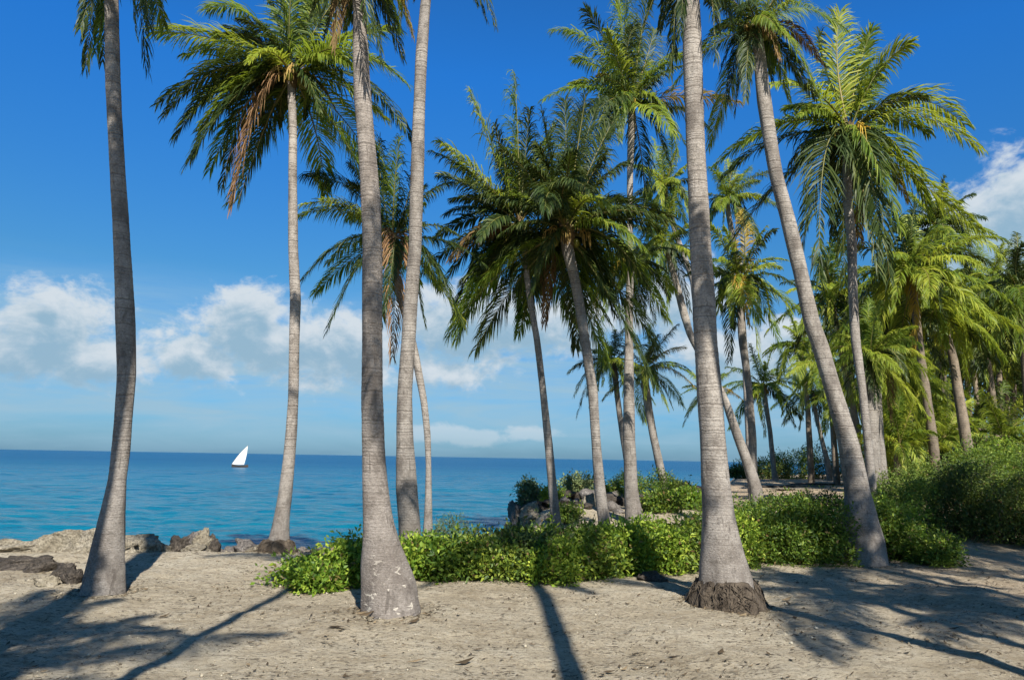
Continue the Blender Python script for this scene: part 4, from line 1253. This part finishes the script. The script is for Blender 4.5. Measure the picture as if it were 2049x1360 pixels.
for i, (px, Y, s, dz, mt, lab) in enumerate([(366, 13.25, (.16, .16, .22), .05, 'dark_rock', 'knobbly brown rock, left end of the clump at the water'), (388, 13.35, (.17, .15, .26), .08, 'grey_rock', 'tall knobbly rock second in the clump at the water'),
                                             (410, 13.3, (.17, .15, .24), .08, 'limestone', 'pale knobbly rock in the middle of the clump at the water'), (432, 13.4, (.16, .15, .25), .07, 'dark_rock', 'dark pointed rock in the clump at the water'),
                                             (455, 13.5, (.22, .16, .14), .03, 'grey_rock', 'sloping rock, right end of the clump at the water'), (400, 13.0, (.42, .2, .08), .0, 'limestone', 'flat pale slab in front of the knobbly clump'),
                                             (478, 13.5, (.08, .08, .08), .02, 'dark_rock', 'small dark stone between the clump and the slim palm'), (505, 13.4, (.24, .16, .14), .02, 'grey_rock', 'rounded rock left of the slim palm at the water edge'),
                                             (528, 13.2, (.16, .14, .1), .0, 'limestone', 'small pale rock touching the slim palm foot')]):
    rock(lab, px, Y, tuple(q * 1.32 for q in s), 20 + i, mt, dz + .03, group=cl, rot=.4 * i, rough=.42)
for i, px in enumerate((592, 606, 618, 633, 645, 660, 676, 692)):
    rock(['small dark stone right of the slim palm foot', 'dark shore stone next after the slim palm', 'flat grey shore stone right of the slim palm', 'dark ridge stone at the water between slim palm and bushes', 'grey shore stone left of the bushes',
          'dark shore stone at the edge of the bushes', 'shore stone behind the bright yellow green bush', 'last shore stone before the lichen flecked palm'][i], px, 13.4 + .1 * (i % 3), (.12 + .05 * (i % 3), .12, .07 + .02 * ((i * 7) % 3)), 40 + i, ['dark_rock', 'grey_rock', 'limestone'][i % 3], .0, group='shore stones right of the slim palm', rot=i)
pr = 'rocks of the point'
rock('overhanging rock with an undercut foot at the tip of the point', 1032, 20.2, (.30, .35, .44), 61, 'grey_rock', .36, 'rock', pr, sub=5)
rock('broad leaning rock right of the overhanging one', 1058, 19.6, (.36, .3, .34), 62, 'limestone', .16, 'rock', pr, sub=5)
rng = random.Random(5)
desc = ['broken grey rock', 'pale rounded rock', 'dark angular rock', 'flat pale rock', 'jagged dark rock']
where = ['left of the slim straight palm', 'behind the slim straight palm', 'between the slim and the mottled palm', 'under the pale round bush', 'left of the mottled palm trunk', 'right of the mottled palm trunk', 'left of the slender grey palm',
         'at the slender grey palm foot', 'right of the slender grey palm', 'below the small round palm', 'right of the small round palm']
k = 0
for row, (Y, zz) in enumerate([(18.6, .02), (19.6, .12), (20.6, .22)]):
    for j, px in enumerate((1072, 1098, 1132, 1158, 1182, 1224, 1242, 1272, 1296, 1318, 1346)):
        s = rng.uniform(.12, .3) * (1.1 if row else .9)
        dsc = desc[(k * 3 + row) % 5]
        mt = {'broken grey rock': 'grey_rock', 'pale rounded rock': 'limestone', 'dark angular rock': 'dark_rock', 'flat pale rock': 'grey_rock', 'jagged dark rock': 'dark_rock'}[dsc]
        rock(dsc + ' ' + where[j] + ', ' + ['front row of the point', 'middle of the pile', 'top of the pile'][row], px + rng.uniform(-6, 6), Y + rng.uniform(-.3, .3), (s * rng.uniform(1, 1.5), s, s * rng.uniform(.55, .85)), 70 + k, mt, zz + rng.uniform(-.05, .05), group=pr, rot=rng.uniform(0, 3), sub=3)
        k += 1
for i, (px, Y, s, dz, lab) in enumerate([(1372, 22.5, (.55, .4, .13), .25, 'long grey slab tilted on top of the pile, left of the stout palm'), (1366, 22.2, (.5, .35, .12), .1, 'grey slab under the tilted one, left of the stout palm'), (1388, 22.0, (.5, .3, .12), -.02, 'lowest flat slab left of the stout palm'), (1395, 23.5, (.5, .4, .14), .32, 'dark slab behind the tilted one, partly hidden by the stout palm')]):
    rock(lab, px, Y, s, 120 + i, 'grey_rock' if i != 3 else 'dark_rock', dz, 'rock_slab', 'flat slabs of the point', rot=.15 * i)
for i, (px, Y, s) in enumerate([(1552, 30, (1.3, .3, .07)), (1600, 31, (1.1, .3, .06)), (1640, 34, (1.4, .3, .07)), (1590, 27.5, (1.0, .25, .06))]):
    rock(['long low ledge in the bay sand behind the slanting palm', 'low ledge in the bay sand, middle of the strip', 'low ledge in the bay sand beside the leaning palm', 'nearest low ledge in the bay sand, just above the green hedge row'][i], px, Y, s, 130 + i, 'limestone' if i % 2 else 'dark_rock', .02, 'rock_ledge', 'ledges in the sand of the bay')
rock('grey boulder at the right foot of the twin palms', 1783, 19.4, (.2, .2, .22), 140, 'grey_rock', .1, group='boulder by the twin palms')
rock('dark mossy stone under the hedge left of the stout palm', 1300, 11.2, (.26, .2, .12), 141, 'dark_rock', .02, group='stone under the hedge')
# scraps of stone at the lichen flecked palm's foot
for i, (px, dy) in enumerate([(740, -.05), (752, -.12), (764, -.02), (838, .1)]):
    rock(['pale pebble at the left foot of the lichen flecked palm', 'pale pebble in front of the lichen flecked palm', 'brown pebble in front of the lichen flecked palm', 'brown pebble at the right foot of the lichen flecked palm'][i], px, 8.08 + dy, (.035, .03, .022), 150 + i, 'limestone' if i < 2 else 'grey_rock', .008, 'pebble', 'pebbles at the palm foot', sub=2)
# driftwood
p = gpos(5, 11.6)
dv, dq = tube_arrays([(np.array([(-.25, 0, .07), (0, .02, .05), (.08, .03, .02), (.12, .0, .02)]), np.array([.02, .022, .035, .02]))], 8)
tag(link('driftwood', mesh_arrays('driftwood', dv, dq, mats=[M['roots']], smooth=True), loc=p), 'dark stick of driftwood lying on the sand at the left edge', 'driftwood')

# ------------------------------------------------------------------ litter on the sand
def litter():
    rng = np.random.default_rng(99)
    n = 20000
    x = rng.uniform(-7.5, 9.5, n)
    y = 4.6 + 8.2 * rng.random(n) ** 1.2
    clump = np.array([noise.noise((a * 1.3, b * 1.3, 4.2)) for a, b in zip(x, y)])
    keep = rng.random(n) < np.clip(.35 + 1.1 * clump, .06, 1)
    x, y = x[keep], y[keep]
    for bx, by, br, bY in BASES:
        if 7 < bY < 14:
            a_ = rng.uniform(0, 6.28, 260)
            r_ = br + np.abs(rng.normal(0, .16, 260)) + .01
            x = np.concatenate([x, bx + r_ * np.cos(a_)])
            y = np.concatenate([y, by + r_ * np.sin(a_)])
    n = len(x)
    z = np.array([gz(a, b) for a, b in zip(x, y)]) + .006
    a = rng.normal(0.15, .9, n)
    L = rng.uniform(.01, .042, n)  * np.where(rng.random(n) < .02, 2.3, 1)
    w = L * rng.uniform(.12, .45, n)
    ca, sa = np.cos(a), np.sin(a)
    tx = rng.uniform(.1, .6, n) * L
    P = np.stack([x, y, z], -1)
    d = np.stack([ca, sa, np.zeros(n)], -1)
    s = np.stack([-sa, ca, np.zeros(n)], -1)
    upv = np.array([0, 0, 1.0])
    Vv = np.stack([P - d * L[:, None] + upv * tx[:, None] * .3, P + s * w[:, None] + upv * .004, P + d * L[:, None] + upv * tx[:, None], P - s * w[:, None] + upv * .008], 1)
    k = np.arange(n)[:, None] * 4
    me = mesh_arrays('leaf_litter', Vv.reshape(-1, 3), None, np.concatenate([k + np.array([[0, 1, 2]]), k + np.array([[0, 2, 3]])]), [M['litter']])
    tag(link('leaf_litter', me), 'small dry leaf scraps and twigs scattered over the sand', 'litter', kind='stuff')


M['litter'] = leaf_mat('litter', (.05, .038, .025), (.10, .07, .042), (.30, .22, .13), .05, (.2, .15, .08), .9, .1)
litter()

def gravel():
    rng = np.random.default_rng(41)
    n = 9000
    x = rng.uniform(-7.5, 9.5, n)
    y = 4.6 + 9 * rng.random(n) ** 1.3
    cl_ = np.array([noise.noise((a * 1.1 + 9, b * 1.1, 1.7)) for a, b in zip(x, y)])
    keep = rng.random(n) < np.clip(.45 + 1.3 * cl_, .05, 1)
    x, y = x[keep], y[keep]
    n = len(x)
    z = np.array([gz(a, b) for a, b in zip(x, y)])
    s = rng.uniform(.004, .013, n) * np.where(rng.random(n) < .05, 2.2, 1)
    o8 = np.array([(1, 0, 0), (-1, 0, 0), (0, 1, 0), (0, -1, 0), (0, 0, .7), (0, 0, -.7)], float)
    V = o8[None] * rng.uniform(.7, 1.3, (n, 6, 3)) * s[:, None, None] + np.stack([x, y, z + s * .35], -1)[:, None]
    tr = np.array([(0, 2, 4), (2, 1, 4), (1, 3, 4), (3, 0, 4), (2, 0, 5), (1, 2, 5), (3, 1, 5), (0, 3, 5)])
    k = np.arange(n)[:, None, None] * 6
    me = mesh_arrays('gravel', V.reshape(-1, 3), None, (k + tr[None]).reshape(-1, 3), [M['gravel']])
    tag(link('gravel', me), 'small pale and dark grit and pebbles strewn over the sand', 'gravel', kind='stuff')


M['gravel'] = leaf_mat('gravel', (.10, .08, .06), (.36, .30, .22), (.62, .55, .43), 0.0, (.2, .2, .2), .9, .1)
gravel()

# ------------------------------------------------------------------ sailing boat
def flat_mat(name, c, rough=.6):
    mt, nt = new_mat(name)
    k = NT(nt)
    tc = k.n('ShaderNodeTexCoord')
    v = k.noise(tc.outputs['Object'], 3, 4)
    k.out(k.principled(k.mix(k.maprange(v, .3, .7), tuple(q * .85 for q in c), c), rough).outputs[0])
    return mt


def sailboat():
    YB = 150.0
    b = at(480, 932, YB)
    s = 2.7 / 2.7
    base = np.array([b[0], YB, SEA_Z])
    root = empty('sailboat', base, 'small sailing boat with one white lateen sail, out on the open sea', 'boat')
    root.rotation_euler = (0, 0, R(8))
    # hull
    n, mth = 13, 7
    vs = []
    for i in range(n):
        f = i / (n - 1) * 2 - 1
        half = .55 * (1 - abs(f) ** 2.6) + .02
        sheer = .36 + .22 * f * f
        for j in range(mth):
            a = (j / (mth - 1) - .5) * math.pi
            vs.append((f * 1.55 * (1 + .04 * math.cos(a)), half * math.sin(a), -.25 + (sheer + .25) * (1 - math.cos(a)) ** .8))
    idx = np.arange(n * mth).reshape(n, mth)
    q = np.stack([idx[:-1, :-1], idx[:-1, 1:], idx[1:, 1:], idx[1:, :-1]], -1).reshape(-1, 4)
    hull = link('hull', mesh_arrays('hull', vs, q, mats=[flat_mat('hull_wood', (.10, .075, .06))], smooth=True), root)
    dk = [(v[0], v[1] * .94, v[2] - .06) for i, v in enumerate(vs) if i % mth in (0, mth - 1)]
    di = np.arange(n * 2).reshape(n, 2)
    link('deck', mesh_arrays('deck', dk, np.stack([di[:-1, 0], di[:-1, 1], di[1:, 1], di[1:, 0]], -1), mats=[flat_mat('deck_wood', (.3, .22, .15))]), root)
    mv, mq = tube_arrays([(np.array([(.35, 0, .1), (.42, 0, 1.6), (.5, 0, 3.0)]), np.array([.05, .045, .03]))], 8)
    link('mast', mesh_arrays('mast', mv, mq, mats=[flat_mat('mast_wood', (.25, .17, .1))], smooth=True), root)
    A = np.array([-1.55, .05, .62])   # tack
    Bp = np.array([1.22, .05, 4.25])  # peak
    Cp = np.array([.78, -.12, .55])   # clew
    yard = [A + (Bp - A) * t + np.array([-.12, 0, .10]) * math.sin(math.pi * t) for t in np.linspace(-.03, 1.02, 14)]
    yv, yq = tube_arrays([(np.array(yard), np.full(14, .03))], 6)
    link('yard', mesh_arrays('yard', yv, yq, mats=[flat_mat('yard_wood', (.35, .27, .18))], smooth=True), root)
    m = 16
    sv = []
    for i in range(m):
        t = i / (m - 1)
        Lp = A + (Bp - A) * t + np.array([-.12, 0, .10]) * math.sin(math.pi * t)
        for j in range(m):
            w = j / (m - 1)
            low = A + (Cp - A) * w + np.array([0, 0, -.08 * math.sin(math.pi * w)])
            leech = Cp + (Bp - Cp) * t + np.array([.13, 0, 0]) * math.sin(math.pi * t)
            # blend: left edge on the yard, right edge on the leech, foot along the bottom
            p = Lp * (1 - w) + leech * w
            p0 = A * (1 - w) + Cp * w
            p = p + (low - p0) * (1 - t)
            p[1] -= .38 * math.sin(math.pi * min(1, w * 1.05)) * (1 - t) ** .7 * (.3 + .7 * math.sin(math.pi * min(1, t + .15)))
            sv.append(p)
    ii = np.arange(m * m).reshape(m, m)
    sq = np.stack([ii[:-1, :-1], ii[:-1, 1:], ii[1:, 1:], ii[1:, :-1]], -1).reshape(-1, 4)
    link('sail', mesh_arrays('sail', sv, sq, mats=[flat_mat('sailcloth', (.85, .84, .78), .8)], smooth=True), root)


sailboat()

# ------------------------------------------------------------------ light and sky
SUN_AZ, SUN_EL = R(165.5), R(42)       # clockwise from +Y: behind the viewer, a little to the right
sd = Vector((math.sin(SUN_AZ) * math.cos(SUN_EL), math.cos(SUN_AZ) * math.cos(SUN_EL), math.sin(SUN_EL)))
sun = bpy.data.lights.new('sun', 'SUN')
sun.energy = 5.0
sun.angle = R(.53)
sun.color = (1, .95, .87)
so = bpy.data.objects.new('sun', sun)
col.objects.link(so)
so.rotation_euler = sd.to_track_quat('Z', 'Y').to_euler()

w = bpy.data.worlds.new('World')
scene.world = w
w.use_nodes = True
nt = w.node_tree
nt.nodes.clear()
k = NT(nt)
sky = k.n('ShaderNodeTexSky', sky_type='NISHITA')
sky.sun_disc = False
sky.sun_elevation = SUN_EL
sky.sun_rotation = SUN_AZ
sky.air_density = 1.0
sky.dust_density = .6
sky.ozone_density = 3.0
STR = .05
tc = k.n('ShaderNodeTexCoord')
sx = k.n('ShaderNodeSeparateXYZ')
k.put(sx.inputs[0], tc.outputs['Generated'])
az = k.math('ARCTAN2', sx.outputs[0], sx.outputs[1])
el = k.math('ARCSINE', sx.outputs[2])

CL = [(110, 655, 150, 95), (15, 700, 140, 75), (195, 715, 110, 60), (480, 665, 130, 80), (610, 690, 150, 85), (385, 705, 110, 65), (715, 690, 110, 75), (540, 625, 45, 40), (110, 600, 60, 40),
      (960, 650, 180, 85), (1090, 650, 140, 65), (912, 752, 72, 36), (860, 745, 50, 28), (885, 868, 75, 18), (960, 874, 75, 18), (1060, 868, 65, 17), (2010, 425, 140, 100), (1960, 515, 140, 120),
      (2090, 490, 180, 190), (1955, 470, 130, 130), (1990, 600, 130, 90), (1330, 600, 120, 80), (1520, 700, 190, 60)]


def cloud_density(azs, els, fine=True):
    cb = k.n('ShaderNodeCombineXYZ')
    k.put(cb.inputs[0], azs)
    k.put(cb.inputs[1], els)
    v = cb.outputs[0]
    n1 = k.noise(k.mapping(v, (1, 1.25, 1)), 13, 8, .60, .35)
    n2 = k.noise(k.mapping(v, (1, 1.5, 1)), 48, 5, .6, .3)
    best = None
    for (cx, cy, rx, ry) in CL:
        a0, e0 = azel(cx, cy)
        a1, _ = azel(cx + rx, cy)
        _, e1 = azel(cx, cy - ry)
        ra, re = abs(a1 - a0), abs(e1 - e0)
        vm = k.n('ShaderNodeVectorMath', operation='MULTIPLY_ADD')
        k.put(vm.inputs[0], v)
        vm.inputs[1].default_value = (1 / ra, 1 / re, 0)
        vm.inputs[2].default_value = (-a0 / ra, -e0 / re, 0)
        ln = k.n('ShaderNodeVectorMath', operation='LENGTH')
        k.put(ln.inputs[0], vm.outputs[0])
        best = ln.outputs['Value'] if best is None else k.math('SMOOTH_MIN', best, ln.outputs['Value'], .3)
    best = k.math('SUBTRACT', 1.0, k.math('MINIMUM', best, 3.0))
    den = k.math('ADD', k.math('MULTIPLY', best, .95), k.math('ADD', k.math('MULTIPLY', k.math('SUBTRACT', n1, .5), 2.5), k.math('MULTIPLY', k.math('SUBTRACT', n2, .5), .8)))
    return den


den = cloud_density(az, el)
den2 = cloud_density(k.math('ADD', az, .006), k.math('ADD', el, .022))
alpha = k.maprange(k.math('ADD', den, .17), .0, .58, 0, 1, True)
# light: thin towards the upper side = lit edge; thick above = grey underside
thick = k.maprange(den2, -.15, .85, 1, 0, True)
ccol = k.mix(thick, (3.0, 4.7, 6.1), (6.7, 7.4, 8.0))
# sky grade: nishita, a little deeper
hs = k.n('ShaderNodeHueSaturation')
hs.inputs['Saturation'].default_value = 1.22
k.put(hs.inputs['Color'], sky.outputs[0])
grade = k.ramp(k.maprange(el, 0, 1.2), [(0, (.30, .60, 1.09)), (.19, (.53, .97, 1.12)), (.41, (.37, 1.24, 1.88)), (.85, (.62, 1.0, 1.2))])
base = k.mix(1.0, hs.outputs[0], grade, 'MULTIPLY')
# thin high veil near the horizon
cb = k.n('ShaderNodeCombineXYZ')
k.put(cb.inputs[0], k.math('MULTIPLY', az, 2.2))
k.put(cb.inputs[1], k.math('MULTIPLY', el, 13))
veil = k.noise(cb.outputs[0], 2.4, 6, .6, .4)
band = k.math('MULTIPLY', k.maprange(el, .0, .05, .35, 1, True), k.maprange(el, .13, .24, 1, 0, True))
va = k.math('MULTIPLY', k.maprange(veil, .28, .62), k.math('MULTIPLY', band, .95))
base = k.mix(va, base, (3.3, 5.3, 6.8))
fade = k.maprange(el, .0, .09, .22, 1)
final = k.mix(k.math('MULTIPLY', alpha, k.math('MULTIPLY', fade, .96)), base, ccol)
bg_ = k.n('ShaderNodeBackground')
k.put(bg_.inputs[0], final)
bg_.inputs[1].default_value = STR
wo = k.n('ShaderNodeOutputWorld')
nt.links.new(bg_.outputs[0], wo.inputs[0])

vs_ = scene.view_settings
vs_.view_transform = 'Standard'
vs_.look = 'None'
vs_.gamma = 1
vs_.exposure = 1.0
scene.cycles.use_denoising = True
scene.cycles.max_bounces = 5
scene.cycles.diffuse_bounces = 3
scene.cycles.glossy_bounces = 2
scene.cycles.transmission_bounces = 3
scene.cycles.caustics_reflective = False
scene.cycles.caustics_refractive = False
scene.cycles.transparent_max_bounces = 8
